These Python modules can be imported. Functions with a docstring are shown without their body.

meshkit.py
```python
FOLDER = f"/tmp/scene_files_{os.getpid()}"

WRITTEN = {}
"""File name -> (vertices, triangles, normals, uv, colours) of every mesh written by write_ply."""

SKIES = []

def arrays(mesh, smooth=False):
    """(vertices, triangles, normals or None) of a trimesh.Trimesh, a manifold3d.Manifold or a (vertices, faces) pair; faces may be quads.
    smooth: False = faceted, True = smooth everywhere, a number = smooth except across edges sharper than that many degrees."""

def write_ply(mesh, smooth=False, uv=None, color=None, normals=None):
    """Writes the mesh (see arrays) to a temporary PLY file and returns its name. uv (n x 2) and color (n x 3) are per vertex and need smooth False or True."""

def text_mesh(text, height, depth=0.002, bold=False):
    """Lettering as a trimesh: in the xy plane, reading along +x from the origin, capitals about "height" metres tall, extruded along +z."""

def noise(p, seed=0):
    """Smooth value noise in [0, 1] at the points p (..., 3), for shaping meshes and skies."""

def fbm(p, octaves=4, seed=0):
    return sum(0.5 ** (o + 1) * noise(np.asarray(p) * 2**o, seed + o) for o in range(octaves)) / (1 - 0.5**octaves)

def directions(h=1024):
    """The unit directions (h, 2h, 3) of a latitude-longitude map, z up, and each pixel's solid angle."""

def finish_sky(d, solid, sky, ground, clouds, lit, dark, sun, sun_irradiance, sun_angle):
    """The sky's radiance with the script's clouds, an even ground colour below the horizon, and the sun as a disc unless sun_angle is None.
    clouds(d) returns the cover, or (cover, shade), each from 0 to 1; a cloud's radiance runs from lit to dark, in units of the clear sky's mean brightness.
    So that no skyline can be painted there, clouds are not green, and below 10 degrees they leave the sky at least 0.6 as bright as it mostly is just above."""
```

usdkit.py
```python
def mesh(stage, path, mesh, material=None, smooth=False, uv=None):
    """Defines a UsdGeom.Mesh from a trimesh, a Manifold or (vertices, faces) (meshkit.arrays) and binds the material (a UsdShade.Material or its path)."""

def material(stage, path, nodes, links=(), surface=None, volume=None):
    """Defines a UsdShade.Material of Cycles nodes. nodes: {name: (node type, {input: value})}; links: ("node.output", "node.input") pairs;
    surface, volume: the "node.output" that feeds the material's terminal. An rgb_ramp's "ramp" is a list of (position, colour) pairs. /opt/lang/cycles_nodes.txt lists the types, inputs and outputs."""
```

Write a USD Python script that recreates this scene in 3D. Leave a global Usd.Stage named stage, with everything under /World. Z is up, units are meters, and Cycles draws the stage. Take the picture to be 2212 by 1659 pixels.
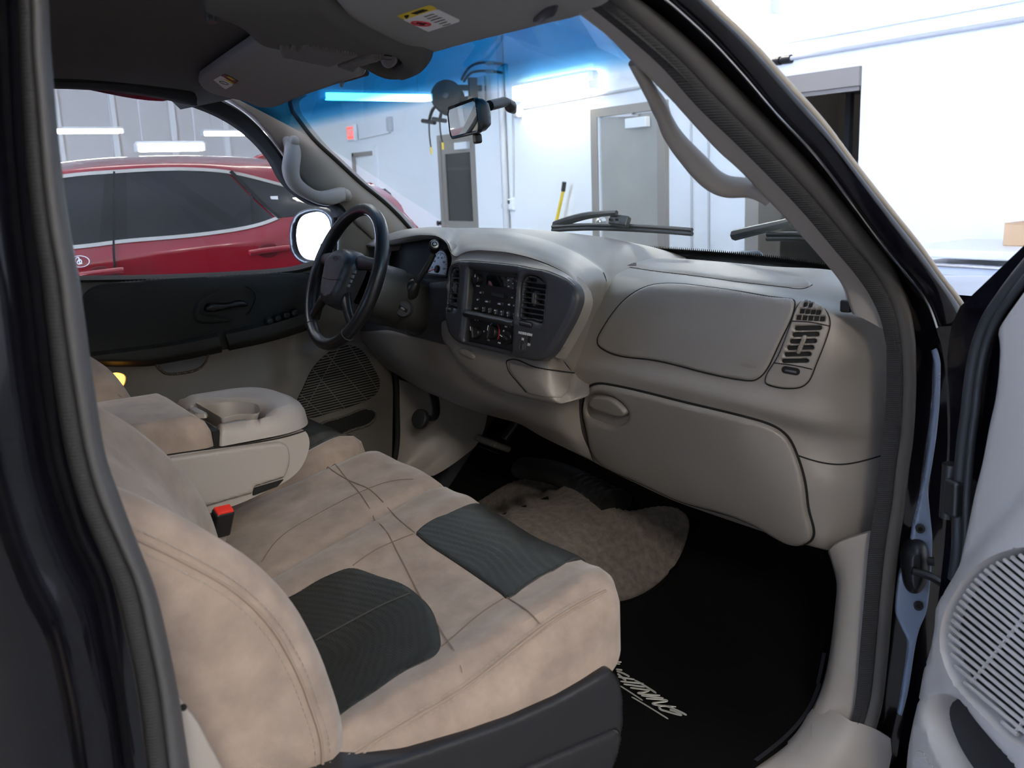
import math, random
import numpy as np, trimesh, shapely
from shapely.geometry import Polygon, LineString, Point, box as sbox
from shapely import affinity
from scipy.interpolate import CubicSpline, PchipInterpolator, LinearNDInterpolator, RBFInterpolator
from scipy.spatial import Delaunay
import manifold3d
import usdkit, meshkit
from pxr import Usd, UsdGeom, UsdLux, UsdShade, Gf, Sdf

stage = Usd.Stage.CreateInMemory()
UsdGeom.SetStageUpAxis(stage, UsdGeom.Tokens.z)
UsdGeom.SetStageMetersPerUnit(stage, 1.0)
UsdGeom.Xform.Define(stage, '/World')
UsdGeom.Scope.Define(stage, '/World/Looks')
random.seed(7)
rng = np.random.default_rng(7)

# ---------------------------------------------------------------- camera
# x: towards the passenger side, y: towards the front of the truck, z: up.
W, H, FPX = 2212, 1659, 2000.0
YAW, PITCH, ROLL = np.radians([34, 12.3, 2.35])
EYE = np.array([1.78, 0, 1.48])
_h = np.array([-np.cos(YAW), np.sin(YAW), 0.0])
FWD = np.cos(PITCH)*_h - np.sin(PITCH)*np.array([0, 0, 1.0])
_r0 = np.cross(_h, [0, 0, 1.0]); _u0 = np.cross(_r0, FWD)
RT = np.cos(ROLL)*_r0 - np.sin(ROLL)*_u0
UP = np.sin(ROLL)*_r0 + np.cos(ROLL)*_u0
cam = UsdGeom.Camera.Define(stage, '/World/camera')
cam.AddTransformOp().Set(Gf.Matrix4d(*RT, 0, *UP, 0, *(-FWD), 0, *EYE, 1))
cam.CreateHorizontalApertureAttr(36.0); cam.CreateVerticalApertureAttr(36.0*H/W)
cam.CreateFocalLengthAttr(36.0*FPX/W)
cam.CreateFStopAttr(7.0); cam.CreateFocusDistanceAttr(2.2)
cam.CreateClippingRangeAttr(Gf.Vec2f(0.01, 200))
cam.CreateExposureAttr(EXPOSURE := 0.72)

# ---------------------------------------------------------------- light: overcast daylight through the open bay doors
dome = UsdLux.DomeLight.Define(stage, '/World/daylight')
dome.CreateIntensityAttr(6.8); dome.CreateColorAttr(Gf.Vec3f(0.53, 0.68, 1.0))
LAMP = 19.0      # radiance of the fluorescent tubes

# ---------------------------------------------------------------- helpers: measuring
def rays(px):
    px = np.atleast_2d(np.asarray(px, float))
    return FWD + (px[:, :1]-W/2)/FPX*RT - (px[:, 1:2]-H/2)/FPX*UP
def on_plane(px, p0, n):
    d = rays(px); p0 = np.asarray(p0, float); n = np.asarray(n, float)
    return EYE + d*(((p0-EYE) @ n)/(d @ n))[:, None]
def aX(px, x): return on_plane(px, (x, 0, 0), (1, 0, 0))
def aY(px, y):
    px = np.atleast_2d(np.asarray(px, float)); d = rays(px)
    return EYE + d*(np.broadcast_to(y, len(px))/d[:, 1])[:, None]
def aZ(px, z): return on_plane(px, (0, 0, z), (0, 0, 1))
def aXv(px, x):
    px = np.atleast_2d(np.asarray(px, float)); d = rays(px)
    return EYE + d*((np.broadcast_to(x, len(px))-EYE[0])/d[:, 0])[:, None]

# helpers: curves and surfaces
def unit(v): v = np.asarray(v, float); return v/np.maximum(np.linalg.norm(v, axis=-1, keepdims=True), 1e-12)
def curve(pts, n=40, closed=False, smooth=True):
    pts = np.asarray(pts, float)
    if closed: pts = np.vstack([pts, pts[:1]])
    t = np.r_[0, np.cumsum(np.maximum(np.linalg.norm(np.diff(pts, axis=0), axis=1), 1e-9))]
    s = np.linspace(0, t[-1], n+1 if closed else n)
    if not smooth or len(pts) < 3: c = np.stack([np.interp(s, t, pts[:, k]) for k in range(pts.shape[1])], 1)
    elif closed: c = CubicSpline(t, pts, bc_type='periodic')(s)
    else: c = PchipInterpolator(t, pts)(s) if smooth == 'p' else CubicSpline(t, pts, bc_type='natural')(s)
    return c[:-1] if closed else c
def gridfaces(nv, nu, cu=False, cv=False):
    i, j = np.meshgrid(np.arange(nv if cv else nv-1), np.arange(nu if cu else nu-1), indexing='ij')
    a = i*nu+j; b = i*nu+(j+1) % nu; c = ((i+1) % nv)*nu+(j+1) % nu; d = ((i+1) % nv)*nu+j
    q = np.stack([a, b, c, d], -1).reshape(-1, 4)
    return np.vstack([q[:, [0, 1, 2]], q[:, [0, 2, 3]]])
def loft(rows, nu=60, nv=50, kind='p'):
    """Smooth surface through rows of points -> grid (nv, nu, 3)."""
    R = np.stack([curve(r, nu, smooth='p') for r in rows])
    t = np.r_[0, np.cumsum(np.mean(np.linalg.norm(np.diff(R, axis=0), axis=2), axis=1))]
    f = PchipInterpolator(t, R, axis=0) if kind == 'p' else CubicSpline(t, R, axis=0, bc_type='natural')
    return f(np.linspace(0, t[-1], nv))
def gridmesh(G): return trimesh.Trimesh(G.reshape(-1, 3), gridfaces(*G.shape[:2]), process=False)
def gridnormals(G):
    n = unit(np.cross(np.gradient(G, axis=1), np.gradient(G, axis=0)))
    c = EYE - G; s = np.sign(np.sum(n*c)); return n*s
def slab(G, d):
    """A grid surface given thickness d away from the viewer's side."""
    N = gridnormals(G); B = G - N*d; nv, nu = G.shape[:2]
    m = gridfaces(nv, nu); V = np.vstack([G.reshape(-1, 3), B.reshape(-1, 3)]); k = nv*nu
    rim = np.r_[np.arange(nu), np.arange(1, nv)*nu+nu-1, (nv-1)*nu+np.arange(nu-2, -1, -1), np.arange(nv-2, 0, -1)*nu]
    r2 = np.roll(rim, -1)
    F = np.vstack([m, m[:, ::-1]+k, np.stack([rim, rim+k, r2+k], 1), np.stack([rim, r2+k, r2], 1)])
    t = trimesh.Trimesh(V, F, process=False); t.fix_normals(); return t
def tube(path, r, n=14, caps=True, closed=False, flat=1.0, up=(0, 0, 1)):
    """Round (or flattened) bar along a path; r is a number or one radius per point."""
    P = np.asarray(path, float); m = len(P); r = np.broadcast_to(np.asarray(r, float), m)
    T = unit(np.roll(P, -1, 0)-np.roll(P, 1, 0)) if closed else unit(np.gradient(P, axis=0))
    u = np.asarray(up, float); A = []
    for t in T:
        a = u-(u@t)*t
        if np.linalg.norm(a) < 1e-3: a = np.cross(t, [1, .3, .2])
        u = unit(a); A.append(u)
    A = np.array(A); B = np.cross(T, A); th = np.linspace(0, 2*np.pi, n, endpoint=False)
    G = P[:, None]+r[:, None, None]*(np.cos(th)[None, :, None]*A[:, None]*flat+np.sin(th)[None, :, None]*B[:, None])
    F = gridfaces(m, n, cu=True, cv=closed); V = G.reshape(-1, 3)
    if caps and not closed:
        V = np.vstack([V, P[0], P[-1]]); k = m*n; i = np.arange(n); j = (i+1) % n
        F = np.vstack([F, np.stack([j, i, np.full(n, k)], 1), np.stack([i+(m-1)*n, j+(m-1)*n, np.full(n, k+1)], 1)])
    t = trimesh.Trimesh(V, F, process=False); t.fix_normals(); return t
def sweep(path, prof, A, B, closed_prof=True, caps=True):
    """A 2-D profile (k,2) moved along a path; A and B are its axes (one or per point)."""
    P = np.asarray(path, float); A = np.broadcast_to(A, P.shape); B = np.broadcast_to(B, P.shape); prof = np.asarray(prof, float)
    G = P[:, None]+prof[None, :, :1]*A[:, None]+prof[None, :, 1:2]*B[:, None]
    m, n = G.shape[:2]; F = gridfaces(m, n, cu=closed_prof); V = G.reshape(-1, 3)
    if caps and closed_prof:
        V = np.vstack([V, G[0].mean(0), G[-1].mean(0)]); k = m*n; i = np.arange(n); j = (i+1) % n
        F = np.vstack([F, np.stack([j, i, np.full(n, k)], 1), np.stack([i+(m-1)*n, j+(m-1)*n, np.full(n, k+1)], 1)])
    t = trimesh.Trimesh(V, F, process=False); t.fix_normals(); return t
def cat(*ms): return trimesh.util.concatenate([m for m in ms if m is not None])
def man(m):
    return trimesh.Trimesh(m.to_mesh().vert_properties[:, :3], m.to_mesh().tri_verts, process=False)
def box(lo, hi): 
    lo, hi = np.minimum(lo, hi), np.maximum(lo, hi)
    return trimesh.creation.box(extents=hi-lo, transform=trimesh.transformations.translation_matrix((lo+hi)/2))
def frame(o, u, v):
    u = unit(u); n = unit(np.cross(u, v)); v = np.cross(n, u); M = np.eye(4); M[:3, :4] = np.stack([u, v, n, np.asarray(o, float)], 1); return M
def rbox(size, r, M=None, c=(0, 0, 0), seg=10):
    s = np.maximum(np.asarray(size, float)/2-r, 1e-4); sp = manifold3d.Manifold.sphere(r, seg*2)
    h = manifold3d.Manifold.batch_hull([sp.translate([c[0]+a*s[0], c[1]+b*s[1], c[2]+d*s[2]]) for a in (-1, 1) for b in (-1, 1) for d in (-1, 1)])
    t = man(h)
    if M is not None: t.apply_transform(M)
    return t
def cyl(p, q, r, n=20, r2=None):
    p, q = np.asarray(p, float), np.asarray(q, float)
    return tube([p, p+(q-p)*.5, q], [r, (r+(r if r2 is None else r2))/2, r if r2 is None else r2], n)
def lathe(prof, M=None, n=28):
    t = trimesh.creation.revolve(np.asarray(prof, float), sections=n)
    if M is not None: t.apply_transform(M)
    return t
def rrect(x0, y0, x1, y1, r):
    r = min(r, abs(x1-x0)/2.001, abs(y1-y0)/2.001)
    return sbox(min(x0, x1)+r, min(y0, y1)+r, max(x0, x1)-r, max(y0, y1)-r).buffer(r, 6)
def blob(pts, n=80, smooth=True): return Polygon(curve(pts, n, closed=True, smooth=smooth)).buffer(0)
def ring(poly, step):
    out = []
    for g in getattr(poly, 'geoms', [poly]):
        for r in [g.exterior, *g.interiors]:
            k = max(int(r.length/step), 8); out.append(np.array([r.interpolate(i/k, normalized=True).coords[0] for i in range(k)]))
    return out
def pad(poly, fmap, height, bevel, step, base=0.0, scale=1.0, dome=0.0, bulge=None, shape='round'):
    """A raised panel: polygon in a parameter plane, mapped to a surface by fmap -> (P, N); height over the surface, rounded edge of width bevel
    (parameter units), skirt down to 'base' below the surface. scale: metres per parameter unit."""
    if poly.geom_type == 'MultiPolygon': return cat(*[pad(g, fmap, height, bevel, step, base, scale, dome, bulge, shape) for g in poly.geoms])
    pts = [np.vstack(ring(poly, step))]; nb = len(pts[0])
    for k in ((.12, .4, 1.0) if bevel > 0 else ()):
        q = poly.buffer(-bevel*k)
        if not q.is_empty: pts.append(np.vstack(ring(q, step)))
    x0, y0, x1, y1 = poly.bounds; s = step*1.15
    gx, gy = np.meshgrid(np.arange(x0+s/2, x1, s), np.arange(y0+s/2, y1, s)); g = np.stack([gx.ravel(), gy.ravel()], 1)
    ins = poly.buffer(-max(bevel, step*.6)*1.05)
    if not ins.is_empty and len(g): pts.append(g[shapely.contains_xy(ins, g[:, 0], g[:, 1])])
    Q = np.vstack(pts); T = Delaunay(Q).simplices; c = Q[T].mean(1); T = T[shapely.contains_xy(poly, c[:, 0], c[:, 1])]
    a = Q[T]; ar = np.cross(a[:, 1]-a[:, 0], a[:, 2]-a[:, 0]); T = T[np.abs(ar) > 1e-14*0+1e-9*step*step]
    a = Q[T]; ar = np.cross(a[:, 1]-a[:, 0], a[:, 2]-a[:, 0]); T[ar < 0] = T[ar < 0][:, ::-1]
    dist = shapely.distance(poly.boundary, shapely.points(Q)); dist[:nb] = 0
    if bevel > 0:
        t = np.clip(dist/bevel, 0, 1); hgt = height*(np.sqrt(np.maximum(1-(1-t)**2, 0)) if shape == 'round' else t*t*(3-2*t))
    else: hgt = np.full(len(Q), float(height))
    if dome: hgt = hgt+dome*(1-np.exp(-dist/dist.max()*2.5))
    if bulge is not None: hgt = hgt+bulge(Q)*np.clip(dist/max(bevel, 1e-9), 0, 1)
    P, N = fmap(Q); top = P+N*hgt[:, None]
    E = np.vstack([T[:, [0, 1]], T[:, [1, 2]], T[:, [2, 0]]]); key = {tuple(e) for e in E}
    rim = np.array([e for e in key if (e[1], e[0]) not in key])
    used = np.unique(rim); low = {v: len(Q)+i for i, v in enumerate(used)}
    V = np.vstack([top, P[used]-N[used]*base]); r2 = np.array([[low[a], low[b]] for a, b in rim])
    F = np.vstack([T, np.stack([rim[:, 1], rim[:, 0], r2[:, 0]], 1), np.stack([rim[:, 1], r2[:, 0], r2[:, 1]], 1)])
    cap = np.array([[low.get(v, -1) for v in t] for t in T[:, ::-1]])
    m = trimesh.Trimesh(V, F, process=False)
    m.remove_unreferenced_vertices()
    e1 = top[T[:, 1]]-top[T[:, 0]]; e2 = top[T[:, 2]]-top[T[:, 0]]
    if np.sum(np.cross(e1, e2)*N[T[:, 0]]) < 0: m.invert()
    return m
def mframe(M):
    def f(q): q = np.asarray(q, float); return M[:3, 3]+q[:, :1]*M[:3, 0]+q[:, 1:2]*M[:3, 1], np.broadcast_to(M[:3, 2], (len(q), 3)).copy()
    return f
def mplane(p0, n):
    n = unit(n)
    def f(q): return on_plane(q, p0, n), np.broadcast_to(n, (len(q), 3)).copy()
    return f
def project(P):
    d = np.asarray(P)-EYE; w = d@FWD; return np.stack([W/2+FPX*(d@RT)/w, H/2-FPX*(d@UP)/w], -1)
def msurf(G):
    """Parameter plane = picture plane of the survey, mapped on to a modelled surface grid."""
    N = gridnormals(G).reshape(-1, 3); P = G.reshape(-1, 3); q = project(P); d = P-EYE; w = d@FWD
    keep = (np.sum(N*(EYE-P), 1) > 0)
    _, idx = np.unique(np.round(q, 2), axis=0, return_index=True); idx = idx[keep[idx]]
    near = RBFInterpolator(q[idx][::max(1, len(idx)//900)], np.c_[1/w[idx], N[idx]][::max(1, len(idx)//900)], neighbors=40, kernel='thin_plate_spline')
    lin = LinearNDInterpolator(q[idx], np.c_[1/w[idx], N[idx]])
    def f(Q):
        Q = np.asarray(Q, float); r = lin(Q); bad = np.isnan(r[:, 0])
        if bad.any(): r[bad] = near(Q[bad])
        return EYE+rays(Q)/r[:, :1], unit(r[:, 1:])
    return f
def strip_on(fmap, path, width, lift, n=80, closed=False, thick=.0006):
    """A narrow flat strip (seam, stitch line, print) lying on a mapped surface along a path of parameters."""
    c = curve(path, n, closed); P, N = fmap(c); P = P+N*lift
    T = unit(np.gradient(P, axis=0)) if not closed else unit(np.roll(P, -1, 0)-np.roll(P, 1, 0)); B = np.cross(N, T)
    h = width/2; prof = np.array([[-h, -thick], [-h, 0], [h, 0], [h, -thick]])
    G = P[:, None]+prof[None, :, :1]*B[:, None]+prof[None, :, 1:2]*N[:, None]
    t = trimesh.Trimesh(G.reshape(-1, 3), gridfaces(len(P), 4, cu=True, cv=closed), process=False); t.fix_normals(); return t
def dashes(fmap, path, length, gap, r, lift=0.0, closed=False, total=None):
    """Single stitches along a path."""
    c = curve(path, 600, closed); P, N = fmap(c); P = P+N*lift; s = np.r_[0, np.cumsum(np.linalg.norm(np.diff(P, axis=0), axis=1))]
    out = []
    for a in np.arange(0, s[-1]-length, length+gap):
        q = np.stack([np.interp([a, a+length/2, a+length], s, P[:, k]) for k in range(3)], 1); nn = N[np.searchsorted(s, a+length/2).clip(0, len(N)-1)]
        q[1] += nn*r*.6; out.append(tube(q, [r*.7, r, r*.7], 5, up=nn))
    return cat(*out)
def text_on(txt, height, M, depth=.0006, bold=False, squeeze=1.0, centre=True):
    t = meshkit.text_mesh(txt, height, depth, bold); b = t.bounds
    if centre: t.apply_translation([-(b[0, 0]+b[1, 0])/2, -height/2, 0])
    t.vertices[:, 0] *= squeeze; t.apply_transform(M); return t

# helpers: objects
_names, _registry = {}, []
def _free(parent, name):
    k = _names.get((parent, name), 0); _names[(parent, name)] = k+1
    return name if k == 0 else f'{name}_{k:03d}'
class Thing:
    """A thing: an Xform at its base whose children are its parts (written by done())."""
    def __init__(s, name, label=None, cat=None, group=None, kind=None):
        s.name, s.meta, s.parts = name, dict(label=label, category=cat, group=group, kind=kind), []
    def part(s, name, mesh, mat, smooth=40, label=None, parent=None, kind=None):
        p = dict(name=name, mesh=mesh, mat=mat, smooth=smooth, label=label, parent=parent, kind=kind); s.parts.append(p); return p
    def done(s, solo=False):
        V = np.vstack([p['mesh'].vertices for p in s.parts if p['mesh'] is not None]); lo, hi = V.min(0), V.max(0)
        o = np.array([(lo[0]+hi[0])/2, (lo[1]+hi[1])/2, lo[2]])
        path = '/World/'+_free('', s.name)
        x = UsdGeom.Xform.Define(stage, path); x.AddTranslateOp().Set(Gf.Vec3d(*o)); prim = x.GetPrim()
        for k, v in s.meta.items():
            if v: prim.SetCustomDataByKey(k, v)
        for p in s.parts:
            up = p['parent']['path'] if p['parent'] else path
            p['path'] = up+'/'+_free(up, p['name'])
            m = p['mesh'].copy(); m.apply_translation(-o)
            g = usdkit.mesh(stage, p['path'], m, MAT[p['mat']], smooth=p['smooth'])
            if p['label']: g.GetPrim().SetCustomDataByKey('label', p['label'])
            if p['kind']: g.GetPrim().SetCustomDataByKey('kind', p['kind'])
        s.path, s.origin = path, o
        return s
def single(name, mesh, mat, label=None, cat=None, group=None, kind=None, smooth=40):
    """A thing that is one mesh."""
    lo, hi = mesh.bounds; o = np.array([(lo[0]+hi[0])/2, (lo[1]+hi[1])/2, lo[2]])
    m = mesh.copy(); m.apply_translation(-o); path = '/World/'+_free('', name)
    g = usdkit.mesh(stage, path, m, MAT[mat], smooth=smooth); UsdGeom.Xformable(g).AddTranslateOp().Set(Gf.Vec3d(*o)); prim = g.GetPrim()
    for k, v in dict(label=label, category=cat, group=group, kind=kind).items():
        if v: prim.SetCustomDataByKey(k, v)
    return prim
def structure(name, mesh, mat, smooth=40): return single(name, mesh, mat, kind='structure', smooth=smooth)

# ---------------------------------------------------------------- materials
MAT = {}
def mat(name, color, rough=.5, bump=None, var=None, metallic=0, extra=None, spec=.5):
    """Principled surface; bump=(scale, strength, distance): fine grain; var=(scale, amount): mottling of the colour."""
    nodes = {'p': ('principled_bsdf', dict(base_color=color, roughness=rough, metallic=metallic, specular_ior_level=spec, **(extra or {}))), 'tc': ('texture_coordinate', {})}
    links = []
    if bump:
        nodes['n'] = ('noise_texture', dict(scale=bump[0], detail=3.0)); nodes['b'] = ('bump', dict(strength=bump[1], distance=bump[2]))
        links += [('tc.object', 'n.vector'), ('n.fac', 'b.height'), ('b.normal', 'p.normal')]
    if var:
        c = np.array(color, float)
        nodes['v'] = ('noise_texture', dict(scale=var[0], detail=4.0, roughness=.6)); nodes['r'] = ('rgb_ramp', dict(ramp=[(.3, tuple(c*(1-var[1]))), (.7, tuple(np.minimum(c*(1+var[1]), 1)))]))
        links += [('tc.object', 'v.vector'), ('v.fac', 'r.fac'), ('r.color', 'p.base_color')]
    MAT[name] = usdkit.material(stage, '/World/Looks/'+name, nodes, links, surface='p.BSDF')
def glow(name, color, strength):
    MAT[name] = usdkit.material(stage, '/World/Looks/'+name, {'e': ('emission', dict(color=color, strength=strength))}, surface='e.emission')
mat('dash_plastic', (.208, .186, .163), .42, bump=(900, .25, .0008))
mat('door_plastic_shaded', (.11, .098, .084), .5, bump=(900, .2, .0008))  # trim plastic darkened to stand for shade on the driver door
mat('trim_plastic', (.30, .270, .245), .5, bump=(900, .2, .0008))
mat('charcoal_plastic', (.040, .041, .046), .42, bump=(900, .2, .0006))
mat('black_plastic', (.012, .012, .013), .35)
mat('matt_black', (.008, .008, .008), .8)
mat('gap_black', (.004, .004, .004), .9)
mat('suede', (.29, .226, .185), .95, bump=(700, .35, .001), var=(16, .20), spec=.15, extra=dict(sheen_weight=.25, sheen_roughness=.5))
mat('suede_piping', (.27, .21, .172), .95, spec=.15)
mat('thread', (.30, .26, .23), .9, spec=.2)
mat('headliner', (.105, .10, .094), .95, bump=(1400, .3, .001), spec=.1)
mat('visor_fabric', (.26, .25, .24), .9, bump=(1200, .3, .001), spec=.15)
mat('door_charcoal', (.030, .031, .029), .7, bump=(800, .3, .0008), spec=.3)
mat('rubber', (.020, .020, .022), .55, bump=(600, .3, .0008))
mat('rubber_grey', (.058, .057, .058), .6)
mat('black_paint', (.003, .003, .005), .14, spec=.22, extra=dict(coat_weight=.35, coat_roughness=.02))
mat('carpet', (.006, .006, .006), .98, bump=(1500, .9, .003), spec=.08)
mat('tan_carpet', (.19, .160, .135), 1.0, bump=(1300, .9, .003), var=(60, .25), spec=.1)
mat('mat_black', (.005, .005, .005), .98, bump=(1600, .8, .002), spec=.06)
mat('silver', (.6, .6, .58), .28, metallic=1.0)
mat('chrome', (.75, .76, .78), .12, metallic=1.0)
mat('dark_metal', (.05, .05, .05), .4, metallic=.6)
mat('white_print', (.72, .74, .76), .7)
mat('grey_print', (.12, .12, .12), .7)
mat('red_plastic', (.75, .035, .02), .35)
mat('blue_print', (.05, .28, .75), .6)
mat('red_print', (.55, .03, .05), .6)
mat('yellow_print', (.72, .50, .02), .7)
mat('label_white', (.72, .70, .68), .7)
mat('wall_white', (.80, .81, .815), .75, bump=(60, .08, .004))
mat('wall_dim', (.35, .345, .34), .8)
mat('wall_grey', (.62, .61, .60), .8)
mat('concrete', (.20, .195, .19), .5, var=(3, .12), bump=(80, .1, .003))
mat('edge_glint', (.30, .27, .23), .4)  # lamp glint on the pillar edge, put into the colour
mat('rubber_bulb_lit', (.065, .06, .056), .5)  # rubber lightened so its colour carries the highlight on the bulb
mat('white_metal', (.78, .79, .80), .4)
mat('conduit', (.50, .50, .52), .4)
mat('taupe_paint', (.27, .235, .205), .5)
mat('door_grey', (.33, .315, .285), .5, var=(2.5, .08))
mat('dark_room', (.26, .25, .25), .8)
mat('room_grey', (.30, .30, .31), .6)
mat('yellow_paint', (.85, .60, .03), .4)
mat('cardboard', (.55, .37, .22), .85)
mat('red_car', (.21, .006, .014), .25, extra=dict(coat_weight=1.0, coat_roughness=.03))
mat('dark_window', (.008, .009, .009), .03, spec=.6)
mat('drawer_grey', (.50, .54, .60), .4)
mat('mirror', (.92, .93, .94), .015, metallic=1.0)
glow('lamp_tube', (1.0, .93, .82), LAMP)
glow('fill_panel', (1.0, .93, .82), 34.0)  # emission of the added fill panels in the right bay
glow('fill_dim', (1.0, .95, .88), 9.0)  # emission of the added fill in the back room
glow('exit_red', (1.0, .16, .14), 1.1)
glow('amber_lit', (1.0, .42, .06), 3.2)
def pane_nodes(tint):
    """A pane: light passes straight through (tinted); reflection rises towards grazing angles."""
    return ({'t': ('transparent_bsdf', dict(color=tint)), 'g': ('glossy_bsdf', dict(color=(1, 1, 1), roughness=0.0)), 'lw': ('layer_weight', dict(blend=.5)),
             'p5': ('math', dict(math_type='power', value2=5.0)), 'ma': ('math', dict(math_type='multiply_add', value2=.5, value3=.012)), 'm': ('mix_closure', {})},
            [('lw.facing', 'p5.value1'), ('p5.value', 'ma.value1'), ('ma.value', 'm.fac'), ('t.BSDF', 'm.closure1'), ('g.BSDF', 'm.closure2')])
def glass(name, tint):
    n, l = pane_nodes(tint); MAT[name] = usdkit.material(stage, '/World/Looks/'+name, n, l, surface='m.closure')
glass('rear_tint', (.24, .24, .24)); glass('side_glass', (.80, .81, .80)); glass('clear_glass', (.93, .95, .95)); glass('suv_glass', (.10, .11, .11))

# ================================================================ garage
WY, WL = 5.9, 6.3                     # the wall ahead and its set-back left stretch
xc = aY((1092, 300), WY)[0, 0]        # corner between the two
dw0, dw1 = aY((1622, 480), WY)[0, 0], aY((1858, 250), WY)[0, 0]; dwt = aY((1858, 143), WY)[0, 2]
structure('floor', box((-14.2, -6, -.1), (9.4, 9, 0)), 'concrete')
structure('ceiling', box((-14.2, -5, 4.6), (9.4, 9, 4.8)), 'wall_white')
structure('wall_left', box((-14.3, -6, 0), (-14.1, 6.5, 4.6)), 'wall_grey')
structure('wall_back', cat(box((1.1, -5.2, 0), (9.4, -5, 4.6)), box((-14.2, -5.2, 0), (-3.9, -5, 4.6)), box((-3.9, -5.2, 3.6), (1.1, -5, 4.6))), 'wall_dim')
structure('wall_right', box((9.2, -5, 0), (9.4, 9, 4.6)), 'wall_dim')
structure('wall_front', cat(box((xc, WY, 0), (dw0, WY+.2, 4.6)), box((dw1, WY, 0), (9, WY+.2, 4.6)), box((dw0, WY, dwt), (dw1, WY+.2, 4.6))), 'wall_white')
structure('wall_front', box((-14.1, WL, 0), (xc+.02, WL+.2, 4.6)), 'wall_white')
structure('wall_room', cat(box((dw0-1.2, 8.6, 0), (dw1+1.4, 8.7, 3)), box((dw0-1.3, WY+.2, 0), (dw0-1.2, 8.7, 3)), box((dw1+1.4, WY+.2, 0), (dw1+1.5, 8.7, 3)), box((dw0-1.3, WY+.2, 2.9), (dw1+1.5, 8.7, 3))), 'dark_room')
# column between the stretches of wall
c0 = aY((1030, 300), WY+.05)[0, 0]
structure('trim_1', box((c0, WY+.02, 0), (xc, WL, 4.6)), 'wall_white')
structure('trim_2', cat(*[box((-14.1, y, 0), (-14.03, y+.09, 4.6)) for y in (-.2, .35, .48, 1.15, 1.75, 2.55, 3.35, 4.25, 5.1)], box((-14.1, -6, 1.75), (-14.06, 6.3, 1.80))), 'wall_white')
t = Thing('downpipe', 'grey pipe running down the wall corner beside the hose reel', 'pipe')
t.part('pipe', cyl((xc+.02, WY-.05, 0), (xc+.02, WY-.05, 4.6), .035), 'conduit')
for zz in (1.2, 2.25): t.part('pipe_clamp', cyl((xc+.02, WY-.05, zz), (xc+.02, WY-.05, zz+.05), .045), 'conduit')
t.done()
def wall_run(pxs, y, r, name, label, m='conduit', catg='conduit'):
    single(name, tube(curve(aY(pxs, y), 30, smooth='p'), r, 10), m, label, catg)
t = Thing('conduit', 'long grey conduit with a black coupling running along the wall above the doorway', 'conduit')
t.part('tube', tube(curve(aY([(1132, 235), (1379, 189), (1645, 137), (2260, 33)], WY-.03), 30, smooth='p'), .016, 10), 'conduit')
for a, b in (((1672, 133.5), (1686, 131)), ((1692, 130), (1709, 127))): t.part('coupling', cyl(aY(a, WY-.03)[0], aY(b, WY-.03)[0], .032), 'black_plastic')
t.part('coupling', cyl(aY((1684, 132), WY-.03)[0], aY((1696, 129.5), WY-.03)[0], .02), 'black_plastic')
t.done()
wall_run([(1560, 116), (1860, 64), (2240, -6)], WY-.02, .008, 'cable', 'thin white cable strung along the wall above the grey conduit', 'white_metal', 'cable')
wall_run([(1107, 246), (1109, 426)], WY-.02, .008, 'thermostat_conduit', 'thin vertical conduit leading down to the thermostat box', 'conduit')
wall_run([(1492, 200), (1494, 560)], WY-.015, .009, 'wall_seam', 'left one of two thin vertical strips between the grey door and the doorway', 'conduit', 'strip')
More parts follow.
